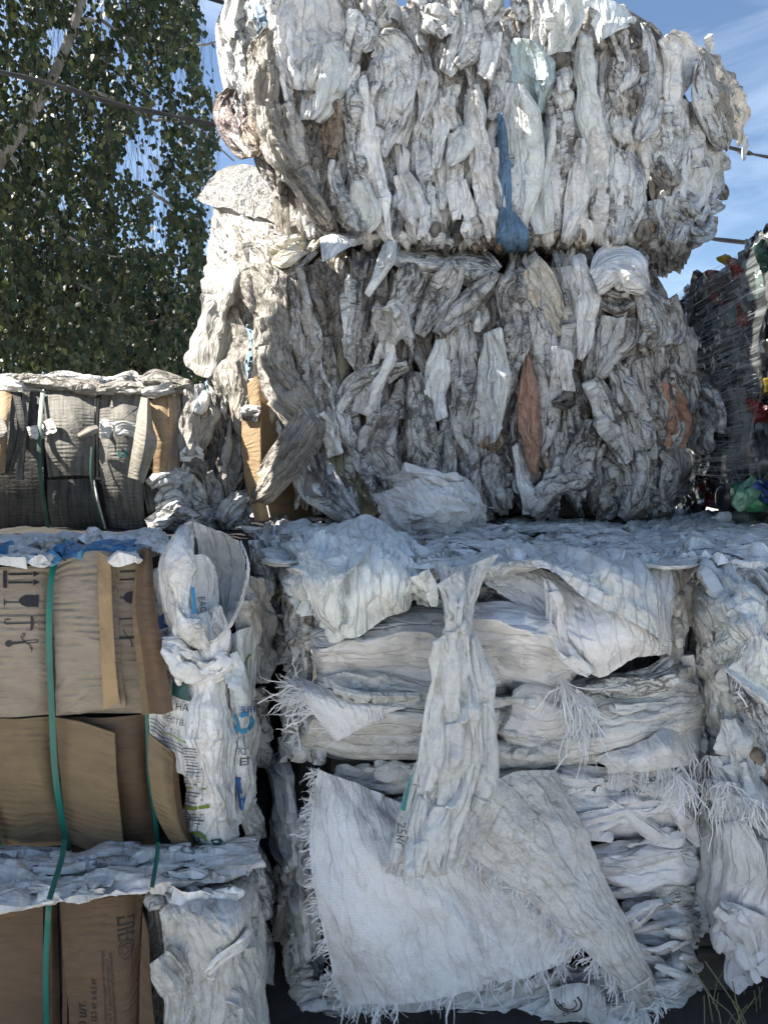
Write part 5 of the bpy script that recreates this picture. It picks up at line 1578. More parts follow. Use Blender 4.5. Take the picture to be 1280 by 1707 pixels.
Ys = (652, 690, 740, 800, 860, 910)
board(bg_, face_grey, col(-60, 74, Ys, .0), 'Gd')
board(bg_, face_grey, [[(77, 652, .02), (75, 700, .03), (76, 750, .03), (80, 796, .02)], [(118, 648, .04), (118, 700, .055), (120, 750, .055), (122, 792, .035)], [(160, 656, .02), (157, 700, .03), (155, 750, .03), (157, 793, .02)]], 'G', seed=3)
o_, pm_ = board(bg_, face_grey, [[(80, 800, .02), (82, 840, .03), (88, 880, .02), (96, 915, .0)], [(122, 799, .04), (124, 840, .055), (130, 880, .04), (138, 915, .01)], [(158, 797, .02), (162, 840, .03), (172, 880, .02), (182, 915, .0)]], 'Gd', seed=4)  # lower panel in the dark board, in place of a cast shadow
o_, pk_ = board(bg_, face_grey, [[(169, 655, .02), (166, 720, .03), (168, 790, .03), (178, 850, .02), (190, 915, .0)], [(205, 652, .045), (203, 720, .06), (205, 790, .055), (212, 850, .04), (222, 915, .01)], [(245, 662, .02), (240, 720, .03), (240, 790, .03), (240, 850, .02), (248, 915, .0)]], 'G', seed=5)
# dark stack of edges between the panels
for x, off in ((160, .03), (164, .0), (167, .02)):
    board(bg_, face_grey, [[(x, 664, off), (x - 4, 720, off), (x - 3, 795, off)], [(x + 3, 664, off - .03), (x, 720, off - .03), (x + 1, 795, off - .03)]], 'Gf', thick=.008, edge='r', name='board_edge')
# leftmost brown flap and layered corrugated leaves
board(bg_, face_grey, [[(-20, 648, .06), (-18, 720, .10), (-12, 790, .08)], [(8, 642, .07), (5, 720, .12), (-2, 790, .1)], [(22, 642, .05), (16, 705, .09), (9, 788, .08)]], 'Y', name='torn_flap', edge='r')
board(bg_, face_grey, [[(-20, 690, .13), (-22, 730, .16), (-20, 770, .13)], [(4, 697, .14), (10, 722, .17), (0, 745, .14)], [(10, 700, .13), (14, 718, .15), (4, 738, .13)]], 'Gf', name='torn_flap')
for i, (a, b, c) in enumerate((((22, 650), (29, 720), (14, 786)), ((33, 650), (41, 715), (20, 790)), ((50, 652), (44, 720), (38, 800)))):
    off = .07 - .015 * i
    board(bg_, face_grey, [[(a[0] - 12, a[1], off), (b[0] - 12, b[1], off + .02), (c[0] - 12, c[1], off)], [(a[0], a[1], off - .01), (b[0], b[1], off + .01), (c[0], c[1], off - .01)]], 'Gd' if i < 2 else 'G', name='corrugated_leaf', thick=.009, edge='r')
# white label band
for s in ('48,723,22 60,722,22 72,720,20', '70,718,26 82,712,26 92,708,24', '168,717,30 180,714,32 192,716,28', '190,718,26 215,716,24 236,720,22'):
    strip(bg_, face_grey, S(s), M['W'], off=.065, bulge=.05, tilt=0, lk=.3, iso=.3, tuck=.005, endt=.0, name='paper_label')
# torn handle hole with folded tongue
board(bg_, face_grey, [[(118, 705, .07), (117, 718, .072), (122, 731, .07)], [(128, 700, .073), (130, 715, .075), (132, 728, .073)], [(136, 702, .07), (139, 714, .07), (140, 724, .07)]], 'Gd', name='handle_hole', thick=.003)
board(bg_, face_grey, [[(131, 724, .08), (133, 728, .09), (136, 731, .08)], [(148, 714, .11), (150, 720, .12), (152, 725, .11)], [(162, 710, .10), (165, 715, .11), (164, 720, .10)]], 'Gf', name='folded_tongue', thick=.004)
# right part: peeled flap, brown board and its layers
board(bg_, face_grey, [[(236, 662, .08), (228, 700, .11), (222, 740, .12), (213, 795, .10)], [(246, 664, .12), (245, 705, .16), (240, 750, .16), (228, 800, .13)], [(250, 668, .08), (256, 710, .10), (262, 742, .12), (240, 806, .12)]], 'Gf', name='peeled_flap', thick=.003, fine=.3)
board(bg_, face_grey, [[(248, 668, .05), (256, 720, .06), (254, 794, .05)], [(270, 660, .06), (272, 720, .075), (268, 790, .06)], [(290, 656, .05), (289, 720, .06), (281, 788, .05)]], 'Y', name='brown_board', edge='r')
for i in range(5):
    x = 286 + i * 4.0; off = .06 - .006 * i
    board(bg_, face_grey, [[(x - 8, 650 - i, off), (x - 4, 700, off + .005), (x - 7, 790, off)], [(x - 2, 648 - i, off - .004), (x + 1, 700, off), (x - 2, 788, off - .004)]], 'Gf' if i % 2 else 'Y', name='corrugated_leaf', thick=.010, edge='r')
for i in range(4):
    x = 238 + i * 6
    board(bg_, face_grey, [[(x, 808, .04), (x + 8, 850, .05), (x + 20, 890, .03)], [(x + 6, 808, .03), (x + 16, 850, .04), (x + 30, 888, .02)]], 'Gd', name='corrugated_leaf', thick=.009, edge='r')
strap(bg_, face_grey, [(72, 655, .01), (68, 700, .03), (66, 740, .035), (68, 790, .035), (76, 850, .03), (84, 905, .0)], 7, M['strapd'], off=.03)
strap(bg_, face_grey, [(154, 745, .03), (153, 790, .035), (160, 830, .035), (172, 880, .02), (178, 910, .0)], 5, M['strapd'], off=.03)
strap(bg_, face_grey, [(157, 800, .03), (165, 840, .035), (176, 880, .02), (181, 905, .0)], 3, M['W'], off=.035, name='wire_tie')
# faded print
pr(pk_, 'X', 200, 700, 30, M['inkf'], bg_, sx=1.2); prpoly(pk_, line_polys([(193, 700), (232, 696), (232, 664)], 1), M['inkf'], bg_)
prpoly(pk_, [[(196, 752), (212, 750), (214, 760), (198, 762)]], M['teal'], bg_)
prpoly(pk_, sum([line_polys([(200, y), (226, y - 1)], 1.6) for y in (770, 776, 782, 830, 836, 842)], []), M['inkf'], bg_)
# white film folded over the top edge
board(bg_, face_grey, col(-60, 260, Ys, -.045), 'Gd', name='backing_board')
TOPG = plane_z(1.66)
for i, (k, s, off) in enumerate((('w', '-30,640,16 20,640,24 70,645,16', .05), ('c', '20,632,10 70,638,20 150,644,22 172,650,10', .07), ('g', '72,632,12 110,628,20 170,640,14', .04), ('c', '160,650,16 200,645,26 245,652,18', .08), ('g', '180,640,10 215,632,24 240,640,10', .02),
                                ('c', '235,640,24 260,636,34 300,640,26 320,640,14', .06), ('d', '240,656,10 262,652,20 290,648,16', .09), ('w', '-30,650,10 0,645,18 40,652,8', .08), ('c', '280,636,12 305,642,26 312,655,14', .07), ('g', '-20,630,8 60,630,12 140,632,10', -.05), ('w', '150,634,8 220,634,14 300,634,12', -.05))):
    strip(bg_, face_grey, S(s), M[k], off=off, iso=.5, ls=.07, name='top_film', tuck=.02)
for i, (k, s, off) in enumerate((('c', '316,640,20 318,680,30 314,720,36 312,760,22', .08), ('w', '330,640,14 334,670,24 328,690,16', .11), ('c', '340,650,20 345,690,34 335,730,40 322,760,20', .05), ('k', '350,680,30 362,740,50 352,800,56 360,860,40', -.02), ('k', '372,690,20 380,760,40 375,840,40', -.06),  # the two dark strips stand in for the shaded gap
                                ('w', '300,762,14 320,758,30 340,765,12', .1), ('k', '305,775,14 325,772,30 345,790,20', .08), ('g', '250,812,20 280,800,44 310,795,40 318,780,20', .05), ('g', '318,795,14 326,830,40 330,870,40', .04), ('g', '260,850,40 290,835,56 312,840,40', .04),
                                ('g', '250,880,40 300,868,60 350,872,50 372,885,30', .06), ('d', '340,790,30 348,830,40 350,860,30', .02), ('c', '392,700,20 396,760,40 392,800,36 385,830,16', .03), ('g', '372,872,30 392,850,50 408,835,40 420,820,16', .10), ('g', '380,885,30 400,870,40 415,860,24', .1))):
    strip(bg_, face_grey, S(s), M[k], off=off, iso=.8, name='folded_sack')
fill(bg_, face_grey, [(300, 640)], [(400, 640)], 660, 900, 22, 'kdkg', -.05, wr=(16, 40), lr=(50, 120), seed=51)

# cardboard corner standing inside the middle bale
def face_cc(px, py): return 2.66 + .0022 * np.abs(np.asarray(px, float) - 436) + 0 * np.asarray(py, float)


board(bmid, face_cc, [[(402, 700, 0), (408, 790, 0), (424, 868, 0)], [(418, 690, 0), (422, 790, 0), (436, 868, 0)], [(434, 672, 0), (436, 790, 0), (450, 868, 0)]], 'Y', name='cardboard_corner')
board(bmid, face_cc, [[(434, 668, 0), (437, 780, 0), (455, 870, 0)], [(455, 680, 0), (465, 780, 0), (490, 872, 0)], [(470, 690, 0), (490, 780, 0), (530, 872, 0)]], 'K', name='cardboard_corner')
board(bmid, face_cc, [[(412, 640, -.05), (415, 665, -.05), (420, 690, -.05)], [(428, 625, -.05), (430, 655, -.05), (433, 680, -.05)], [(440, 610, -.05), (442, 650, -.05), (445, 680, -.05)]], 'Y', name='cardboard_flap')
strip(bmid, face_cc, S('404,695,14 416,690,26 432,690,24'), M['g'], off=.02, tuck=0, name='paper_scrap')
board(bmid, face_cc, [[(408, 740, .008), (410, 770, .008), (414, 812, .008)], [(420, 735, .008), (422, 770, .008), (426, 812, .008)], [(432, 732, .008), (433, 770, .008), (437, 812, .008)]], 'Y', name='tape_strip', thick=.001)

# ---------------------------------------------------------------- brown cardboard bale (middle left)
def face_carton(px, py):
    return 1.66 + barrel(py, 900, 1470, .05) + .22 * pos_((np.asarray(px, float) - 385) / 60) ** 1.5


bc = empty('cardboard_bale', (-.65, 2.2, .50), 'brown printed cardboard bale at middle left with teal straps and white printed sacks', 'bale', 'cardboard bales on the left')
core(bc, -1.6, -.34, 1.84, 3.55, .50, 1.10, M['coreb'], 4, rough=.01)
_, p1 = board(bc, face_carton, [[(-60, 948, .0), (-62, 1020, .02), (-60, 1110, .02), (-58, 1196, .01)], [(0, 945, .01), (0, 1020, .03), (0, 1110, .03), (2, 1196, .02)], [(60, 943, .01), (58, 1020, .03), (56, 1110, .03), (60, 1193, .02)], [(90, 943, .0), (84, 1020, .01), (84, 1110, .01), (88, 1190, .0)]], 'C', step=3, fine=.2, crumple=.14)
board(bc, face_carton, [[(-60, 1199, .01), (-60, 1300, .02), (-60, 1416, .0)], [(0, 1199, .02), (5, 1300, .035), (20, 1418, .01)], [(60, 1196, .02), (66, 1300, .03), (80, 1410, .01)], [(88, 1194, .0), (95, 1300, .0), (112, 1405, .0)]], 'K', step=3, crumple=.18, seed=77)
_, p3 = board(bc, face_carton, [[(86, 936, .0), (84, 1020, .0), (88, 1110, .0), (92, 1192, .0)], [(140, 930, .02), (142, 1020, .02), (150, 1110, .02), (160, 1190, .01)], [(200, 930, .02), (200, 1020, .02), (204, 1110, .02), (210, 1190, .01)], [(240, 928, .0), (244, 1020, .0), (252, 1110, .0), (262, 1188, .0)]], 'C', step=3, seed=8)
board(bc, face_carton, [[(90, 1196, .0), (95, 1300, .0), (112, 1408, .0)], [(150, 1196, .02), (160, 1300, .03), (180, 1425, .01)], [(210, 1194, .02), (225, 1300, .03), (235, 1420, .01)], [(246, 1190, .0), (252, 1300, .0), (264, 1412, .0)]], 'Kd', step=3, seed=9, crumple=.15)
for dx, off in ((9, .028), (0, .042)):
    _, p2 = board(bc, face_carton, [[(92, 938, off), (88, 1020, off + .01), (92, 1110, off + .01), (95, 1189 + dx * .4, off)], [(118, 925, off), (118, 1020, off + .015), (122, 1110, off + .015), (130, 1187 + dx * .4, off)], [(160 + dx * .5, 918, off), (164, 1020, off + .015), (168, 1110, off + .015), (172, 1181 + dx * .4, off)], [(184 + dx, 922, off - .005), (188 + dx, 1020, off + .005), (193 + dx, 1110, off + .005), (200 + dx, 1176 + dx * .5, off)]], 'C', name='folded_board', step=3, seed=10, fine=.25, crumple=.12, edge='r')
strip(bc, face_carton, S('174,925,22 176,1000,23 180,1090,24 186,1177,26'), M['tape'], off=.0625, bulge=.01, tilt=0, lk=.0, iso=.0, tuck=0, endt=0, rough=.01, name='packing_tape')
board(bc, face_carton, [[(92, 1196, .03), (100, 1300, .045), (112, 1404, .03)], [(140, 1205, .05), (150, 1310, .07), (165, 1425, .05)], [(192, 1222, .05), (196, 1320, .07), (208, 1432, .05)]], 'K', name='cardboard_flap', step=3, edge='r', seed=12)
# curled flaps beside the sacks
for i, dx in enumerate((9, 0)):
    off = .05 + .02 * (1 - i)
    board(bc, face_carton, [[(228 + dx, 916, off - .02), (224 + dx * .5, 1000, off), (228 + dx, 1080, off + .02), (238 + dx, 1192 - dx * .3, off + .01)], [(236 + dx, 914, off), (236 + dx, 1000, off + .02), (244 + dx, 1080, off + .04), (262 + dx, 1188 + dx * .4, off + .03)], [(243 + dx, 912, off - .01), (248 + dx, 1000, off + .01), (262 + dx, 1080, off + .03), (281 + dx, 1180 + dx * .5, off + .02)]],
          'K' if i else 'Kd', name='curled_flap', step=3, edge='r', seed=20 + i)
for i, dx in enumerate((12, 6, 0)):
    off = .05 + .014 * i
    board(bc, face_carton, [[(250 + dx, 1222 + dx, off), (250 + dx, 1290, off + .02), (262 + dx, 1360, off + .01), (300 + dx, 1428, off - .01)], [(270 + dx, 1240 + dx, off + .01), (272 + dx, 1300, off + .03), (285 + dx, 1370, off + .02), (318 + dx, 1432, off)], [(288 + dx, 1256, off), (288 + dx, 1310, off + .01), (300 + dx, 1380, off + .01), (332 + dx, 1434, off - .01)]],
          'K' if i == 2 else 'Kd', name='bent_flap', step=3, edge='r', seed=30 + i)
strap(bc, face_carton, [(112, 900, -.10), (100, 925, -.02), (89, 950, .01), (84, 1000, .015), (83, 1080, .015), (87, 1180, .015), (92, 1280, .015), (103, 1360, .01), (114, 1415, -.01)], 10, M['strap'], off=.045)
strap(bc, face_carton, [(246, 1188, .0), (248, 1240, .0), (250, 1300, .0), (260, 1370, .0), (264, 1425, -.02)], 7, M['strap'], off=.02)
strap(bc, face_carton, [(-10, 1350, .0), (-4, 1390, .0), (2, 1420, .0), (6, 1440, .0)], 9, M['strap'], off=.03)


# transport marks, turned on their side
def marks(pos, ox, oy, clip=1e9):
    def c(polys): return [[(min(x + ox, clip), y + oy) for x, y in q] for q in polys]
    B = []
    B += [[(6, 951), (12, 951), (12, 980), (6, 980)]]
    for y in (957, 971):
        B += [[(15, y - 1.8), (53, y - 1.8), (53, y + 1.8), (15, y + 1.8)], [(52, y - 5), (63, y), (52, y + 5)]]
    B += [arc(44, 1002, 13, 10, 90, 270, 10) + [(63, 992), (63, 1012)]]
    B += [[(10, 1003.4), (32, 1003.4), (32, 1005.4), (10, 1005.4)], [(7, 996), (9.5, 1003), (9.5, 1007), (7, 1014)]]
    B += line_polys([(14, 1041)] + arc(14, 1037, 6, 4, 100, 300, 8)[::1], 1.8) + [[(14, 1039.5), (50, 1038), (50, 1040), (14, 1041.5)]] + [arc(48, 1039, 5, 13, -90, 90, 10)]
    B += [[(a, b), (a + 1.5, b), (a + 1.5, b + 1.5), (a, b + 1.5)] for a, b in ((56, 1030), (60, 1034), (57, 1038), (61, 1041), (56, 1045), (45, 1050), (41, 1049))]
    B += [arc(15, 1073, 6, 5.6, 0, 360, 12)] + [[(15, 1070.5), (41, 1068.5), (41, 1072), (15, 1075.5)]] + line_polys([(41, 1068), (58, 1066.5), (61, 1068.5), (58, 1071), (41, 1072)], 1.3) + line_polys([(34, 1060), (36, 1066), (48, 1076), (50, 1082)], 1.6)
    B += line_polys([(35, 1057), (39, 1056), (38, 1063)], 1.2) + line_polys([(47, 1080), (51, 1080), (50, 1086)], 1.2)
    polys = c(B)
    if clip < 1e9: polys = [q for q in polys if max(x for x, y in q) - min(x for x, y in q) > .4]
    return polys


prpoly(p1, marks(p1, 0, 0), M['ink'], bc, 'transport_symbols', rad=40)
prpoly(p3, [[(199, 951), (226, 950), (226, 953.5), (199, 954.5)], [(199, 965), (226, 963.5), (226, 967), (199, 968)], [(199, 995), (208, 995), (208, 997), (199, 997)], arc(218, 996, 13, 10, 90, 270, 10) + [(226, 986), (226, 1006)],
            [(199, 1031), (224, 1030), (224, 1032), (199, 1033)], [(222, 1020), (224, 1024), (224, 1040), (222, 1043)], [(199, 1061), (224, 1060), (224, 1064), (199, 1066)]] + line_polys([(205, 1050), (209, 1058), (218, 1068), (220, 1078)], 1.6), M['ink'], bc, 'transport_symbols', rad=40)

# white printed sacks on the right of the bale
_, s1 = sheet(bc, face_carton, [[(298, 1060, .02), (292, 1140, .05), (300, 1240, .06), (305, 1330, .05), (312, 1395, .0)], [(320, 1075, .06), (322, 1150, .09), (325, 1240, .10), (328, 1330, .10), (335, 1415, .04)], [(350, 1080, .07), (355, 1150, .11), (358, 1240, .12), (362, 1330, .11), (365, 1420, .05)], [(376, 1090, .0), (384, 1150, .02), (388, 1240, .03), (396, 1330, .03), (392, 1405, .0)]],
              M['w'], name='printed_sack', su=1.05, sv=1.03, crumple=.3, csize=.18, step=3, fine=.4)
_, s0 = sheet(bc, face_carton, [[(248, 1085, .03), (250, 1150, .035), (250, 1220, .04), (260, 1270, .04)], [(280, 1060, .05), (284, 1140, .06), (290, 1220, .07), (306, 1290, .06)], [(305, 1060, .06), (312, 1140, .08), (325, 1220, .085), (330, 1300, .06)]], M['w'], name='printed_sack', su=1.03, sv=1.02, crumple=.2, step=3, fine=.3)
strip(bc, face_carton, S('270,1075,20 310,1090,56 345,1100,56 375,1085,40'), M['w'], off=.10, iso=1.1, name='sack_fold')
strip(bc, face_carton, S('300,1120,20 340,1125,34 370,1120,26 380,1105,16'), M['w'], off=.11, iso=1.1, name='sack_fold')
_, s2 = sheet(bc, face_carton, [[(380, 1060, .02), (386, 1140, .03), (388, 1220, .03), (392, 1300, .02), (396, 1375, .0)], [(400, 1050, .06), (406, 1140, .07), (408, 1220, .07), (410, 1300, .06), (412, 1370, .03)], [(425, 1040, .0), (430, 1140, .0), (430, 1220, .0), (428, 1300, .0), (424, 1350, -.02)]],
              M['m'], name='printed_sack', su=1.05, sv=1.03, crumple=.4, step=3)
strip(bc, face_carton, S('318,1030,100 322,1085,128 326,1150,112'), M['w'], off=.045, iso=.7, lk=.5, name='printed_sack')
for k, s, off in (('h', '420,960,24 432,1020,34 436,1080,34 430,1140,24', -.05), ('g', '428,900,30 440,950,30 440,990,20', -.12), ('h', '405,1000,20 412,1040,34 410,1070,24', .02), ('g', '425,1150,20 438,1200,24 436,1280,20', -.1), ('h', '250,950,20 262,1010,34 270,1060,24', .02), ('m', '380,1090,18 386,1120,22 384,1145,10', .09), ('m', '410,1330,24 420,1370,40 430,1400,30', -.02)):
    strip(bc, face_carton, S(s), M[k], off=off, iso=.8)
pr(s0, 'НА', 292, 1184, 12, M['ink'], bc, ang=-3, lift=.009); pr(s0, 'ЧЕСТВА', 268, 1199, 9.5, M['ink'], bc, ang=-16, sx=.9, lift=.009); pr(s0, '15·6·20', 272, 1212, 7, M['ink'], bc, ang=-24, lift=.009)
prpoly(s0, [[(287, 1132), (318, 1138), (318, 1168), (300, 1166), (287, 1160)]], M['dkgreen'], bc, 'printed_block', lift=.009)
prpoly(s0, sum([line_polys([(252, y), (262, y + 4), (274, y + 16)], 1.6) for y in (1196, 1202, 1208, 1214)], []), M['inkf'], bc, 'printed_lines', lift=.009)
prpoly(s0, line_polys([(270, 1219), (285, 1223), (300, 1232), (318, 1242)], 2.2), M['green'], bc, 'printed_lines', lift=.009)
prpoly(s0, sum([line_polys([(272, 1226 + k), (290, 1234 + k), (305, 1242 + k)], 1.3) for k in (0, 6, 12)], []), M['inkf'], bc, 'printed_lines', lift=.009)
rr = random.Random(12)
prpoly(s1, sum([line_polys([(306, y), (306 + rr.uniform(18, 30) + (y - 1250) * .05, y + 3)], 1.0 if i % 3 else 1.6) for i, y in enumerate(range(1246, 1376, 5)) if not (1310 < y < 1317 or 1340 < y < 1352)], []), M['inkf'], bc, 'printed_lines', lift=.006, rad=35)
prpoly(s1, line_polys([(304, 1313), (342, 1317)], 2.5) + line_polys([(304, 1344), (325, 1347), (349, 1345)], 6), M['green'], bc, 'printed_lines', lift=.006)
prpoly(s1, line_polys(arc(334, 1396, 17, 11, 40, 330, 16, 8), 5), M['green'], bc, 'printed_logo', lift=.006)
pr(s1, 'T', 329, 1402, 12, M['dkgreen'], bc, sx=1.2, lift=.006); prpoly(s1, [[(354, 1390), (366, 1390), (370, 1398), (364, 1405), (358, 1404)]], M['dkgreen'], bc, 'printed_logo', lift=.006)
pr(s2, 'АБЛЕ', 428, 1176, 11, M['blue'], bc, ang=183, sx=.75, lift=.006); prpoly(s2, line_polys(arc(409, 1205, 9, 15, -130, 150, 14), 7), M['cyan'], bc, 'printed_letter', lift=.006)
prpoly(s2, line_polys(arc(386, 1208, 8, 14, -70, 80, 8), 6), M['cyan'], bc, 'printed_letter', lift=.006); pr(s2, 'ПОГ', 392, 1258, 11, M['navy'], bc, ang=2, sx=.8, lift=.006); pr(s2, 'ЕТ', 400, 1274, 11, M['ink'], bc, ang=2, lift=.006)
pr(s2, 'ЧЕМ', 390, 1105, 8, M['navy'], bc, ang=-10, lift=.006)
prpoly(s2, [[(392, 1300), (402, 1296), (412, 1290), (412, 1330), (404, 1350), (396, 1348)]], M['blue'], bc, 'printed_block', lift=.006); pr(s2, 'ЯL', 395, 1332, 8, M['W'], bc, ang=5, lift=.008)
prpoly(s2, line_polys(arc(420, 1110, 6, 20, 100, 250, 10), 3), M['green'], bc, 'printed_leaf', lift=.006)

# open-mouthed sack standing out of the bale
om = bc
def face_om(px, py): return 1.60 + .0 * np.asarray(px, float)


# back wall of the mouth
sheet(om, face_om, [[(322, 868, -.10), (330, 930, -.13), (338, 1000, -.12), (345, 1060, -.06)], [(350, 878, -.12), (358, 930, -.16), (362, 990, -.15), (360, 1055, -.07)], [(385, 895, -.10), (395, 930, -.13), (395, 985, -.12), (380, 1045, -.05)], [(405, 915, -.04), (415, 940, -.05), (412, 985, -.05), (392, 1030, -.02)]], M['t'], name='sack_mouth_back', su=1.04, sv=1.03, crumple=.5, step=3)
_, eac = sheet(om, face_om, [[(321, 925, -.03), (324, 985, -.03), (332, 1055, -.01)], [(342, 925, -.05), (347, 985, -.06), (346, 1060, -.02)], [(356, 940, -.07), (366, 985, -.09), (364, 1050, -.04)]], M['p'], name='inner_sack', su=1.02, sv=1.02, crumple=.3, step=3)
pr(eac, 'ЕАС', 331, 996, 10, M['inkf'], om, ang=-80, sx=.9)
# front lip, left and lower wrap
_, lip = sheet(om, face_om, [[(322, 864, -.04), (290, 890, -.02), (262, 930, .0), (262, 985, .0), (280, 1040, .0), (315, 1080, -.01), (345, 1100, -.02)], [(323, 868, -.05), (300, 900, .03), (278, 945, .07), (280, 995, .08), (296, 1040, .08), (325, 1065, .07), (350, 1085, .03)],
                               [(323, 875, -.05), (313, 915, .03), (306, 955, .06), (306, 1000, .08), (318, 1035, .09), (335, 1050, .08), (350, 1075, .04)], [(323, 900, -.05), (321, 930, .0), (321, 965, .03), (324, 1005, .05), (332, 1030, .06), (342, 1045, .06), (350, 1068, .04)]], M['w'], name='sack_lip', su=1.05, sv=1.04, crumple=.6, step=2.8)
prpoly(lip, [[(316, 980), (323, 980), (328, 1026), (320, 1026)]], M['cyan'], om, 'printed_stripe', lift=.006, rad=25)
sheet(om, face_om, [[(345, 1072, .04), (365, 1060, .05), (388, 1030, .05), (405, 990, .03), (412, 940, -.01), (400, 905, -.05)], [(348, 1078, .03), (371, 1065, .04), (394, 1033, .03), (411, 990, .01), (417, 940, -.02), (402, 900, -.06)]], M['t'], name='mouth_rim', su=1.01, sv=1.01, crumple=.1, step=2.4, its=None)
sheet(om, face_om, [[(318, 1060, .02), (322, 1080, .03), (330, 1100, .02)], [(345, 1075, .04), (350, 1095, .045), (352, 1115, .03)], [(385, 1050, .02), (380, 1080, .02), (375, 1100, .01)]], M['p'], name='sack_fold', su=1.05, sv=1.05, crumple=.6)
_, cor = sheet(om, face_carton, [[(256, 1010, .02), (258, 1035, .03), (262, 1060, .02)], [(275, 1015, .04), (280, 1040, .05), (290, 1070, .04)], [(290, 1050, .05), (300, 1065, .05), (330, 1090, .04)]], M['w'], name='printed_sack', su=1.02, sv=1.02, crumple=.2)
prpoly(cor, [[(263, 1028), (273, 1024), (281, 1055), (268, 1062)]], M['blue'], om, 'printed_block', lift=.005)
# films on top of the bale
TOPC = plane_z(1.158)
for i, (k, s, off) in enumerate((('w', '-40,915,16 20,912,24 80,918,14', .0), ('bluefilm', '-40,912,8 -10,914,14 20,916,8', .02), ('w', '20,915,10 60,908,24 100,912,14', .02), ('y', '70,915,8 88,910,20 108,914,10', .03), ('g', '55,905,10 90,902,16 130,905,10', .0), ('w', '-40,930,14 20,930,20 90,935,12', .02),
                                ('bluefilm', '100,930,8 130,920,20 180,912,22 235,912,18', .03), ('w', '135,902,14 160,895,26 178,898,14', .04), ('w', '170,900,14 220,896,18 270,900,14', .02), ('bluefilm', '195,920,10 215,918,16 240,918,10', .03), ('w', '190,930,10 215,928,18 235,930,10', .02), ('bluefilm', '55,930,6 75,926,14 95,932,6', .03),
                                ('k', '60,918,6 66,914,8', .02), ('w', '235,900,20 262,905,30 280,915,20', .03), ('t', '-40,905,10 60,898,14 150,900,10', -.02))):
    strip(bc, TOPC, S(s), M[k], off=off, iso=1, ls=.07, tuck=.1, endt=.1, bulge=.1, tilt=0, name='top_film')

# ---------------------------------------------------------------- bottom-left cardboard bale
def face_low(px, py):
    px = np.asarray(px, float)
    return 1.505 + .02 * pos_((1540 - py) / 40) ** 2 + .25 * pos_((px - 400) / 60) ** 1.6 + 0 * py


bl = empty('cardboard_bale', (-.6, 2.2, .0), 'lowest brown cardboard bale at bottom left with a greyish sack draped beside it', 'bale', 'cardboard bales on the left')
core(bl, -1.6, -.33, 1.70, 3.5, .02, .475, M['coreb'], 6, rough=.01)
_, q1 = board(bl, face_low, [[(-60, 1530, .0), (-60, 1620, .01), (-60, 1740, .01)], [(0, 1516, .01), (0, 1620, .02), (0, 1740, .02)], [(72, 1505, .0), (72, 1620, .01), (72, 1740, .01)]], 'Kd', step=3, crumple=.15)
board(bl, face_low, [[(74, 1507, -.01), (74, 1620, -.01), (74, 1740, -.01)], [(86, 1504, .0), (86, 1620, .0), (86, 1740, .0)], [(98, 1502, -.02), (100, 1620, -.02), (102, 1740, -.02)]], 'Kd', step=3)
board(bl, face_low, [[(100, 1502, .0), (103, 1620, .0), (106, 1740, .0)], [(108, 1501, .0), (111, 1620, .0), (114, 1740, .0)]], 'Kd', name='board_edge', edge='lr', thick=.006)
_, q2 = board(bl, face_low, [[(106, 1500, .01), (110, 1620, .015), (116, 1740, .02)], [(160, 1496, .02), (165, 1620, .035), (170, 1740, .04)], [(205, 1493, .02), (210, 1620, .03), (212, 1740, .035)], [(240, 1491, .0), (234, 1560, .0), (236, 1740, .0)]], 'Kd', step=2.8, crumple=.12, seed=41)
board(bl, face_low, [[(238, 1520, .02), (234, 1620, .02), (232, 1740, .02)], [(248, 1560, .02), (252, 1640, .02), (262, 1740, .02)]], 'Kd', name='cardboard_flap')
strip(bl, face_low, S('244,1485,14 254,1500,30 262,1540,36 266,1600,36 270,1680,34 275,1740,30'), M['k'], off=-.02)  # dark strip fills the gap, its shade put into the colour
strip(bl, face_low, S('250,1478,8 258,1495,20 264,1515,12'), M['g'], off=.03)
# drape: dirty sack with a stitched hem
sheet(bl, face_low, [[(262, 1462, -.05), (268, 1520, .04), (275, 1600, .03), (285, 1740, .02)], [(310, 1440, -.15), (320, 1490, .05), (330, 1570, .07), (335, 1740, .05)], [(370, 1425, -.25), (385, 1470, .03), (390, 1560, .06), (390, 1740, .04)], [(415, 1415, -.3), (430, 1470, -.02), (440, 1560, .0), (450, 1740, .0)]], M['h'], name='draped_sack', su=1.12, sv=1.04, crumple=.4, step=3, its=(80, 50), anchor=.05)
sheet(bl, face_low, [[(268, 1480, .06), (290, 1530, .10), (320, 1580, .11), (350, 1632, .11)], [(300, 1450, -.02), (330, 1500, .10), (358, 1560, .13), (378, 1600, .13)], [(345, 1435, -.12), (380, 1480, .06), (398, 1530, .11), (402, 1575, .10)], [(400, 1430, -.2), (415, 1460, .0), (420, 1500, .04), (420, 1545, .05)]], M['h'], name='draped_sack', su=1.06, sv=1.03, crumple=.3, step=3)
for s, off in (('345,1622,12 365,1602,18 382,1588,18 402,1572,18 420,1548,14', .135), ('350,1635,10 358,1615,20 366,1600,12', .14)):
    strip(bl, face_low, S(s), M['w'], off=off, lk=.3, iso=.3, tuck=0, name='stitched_hem')
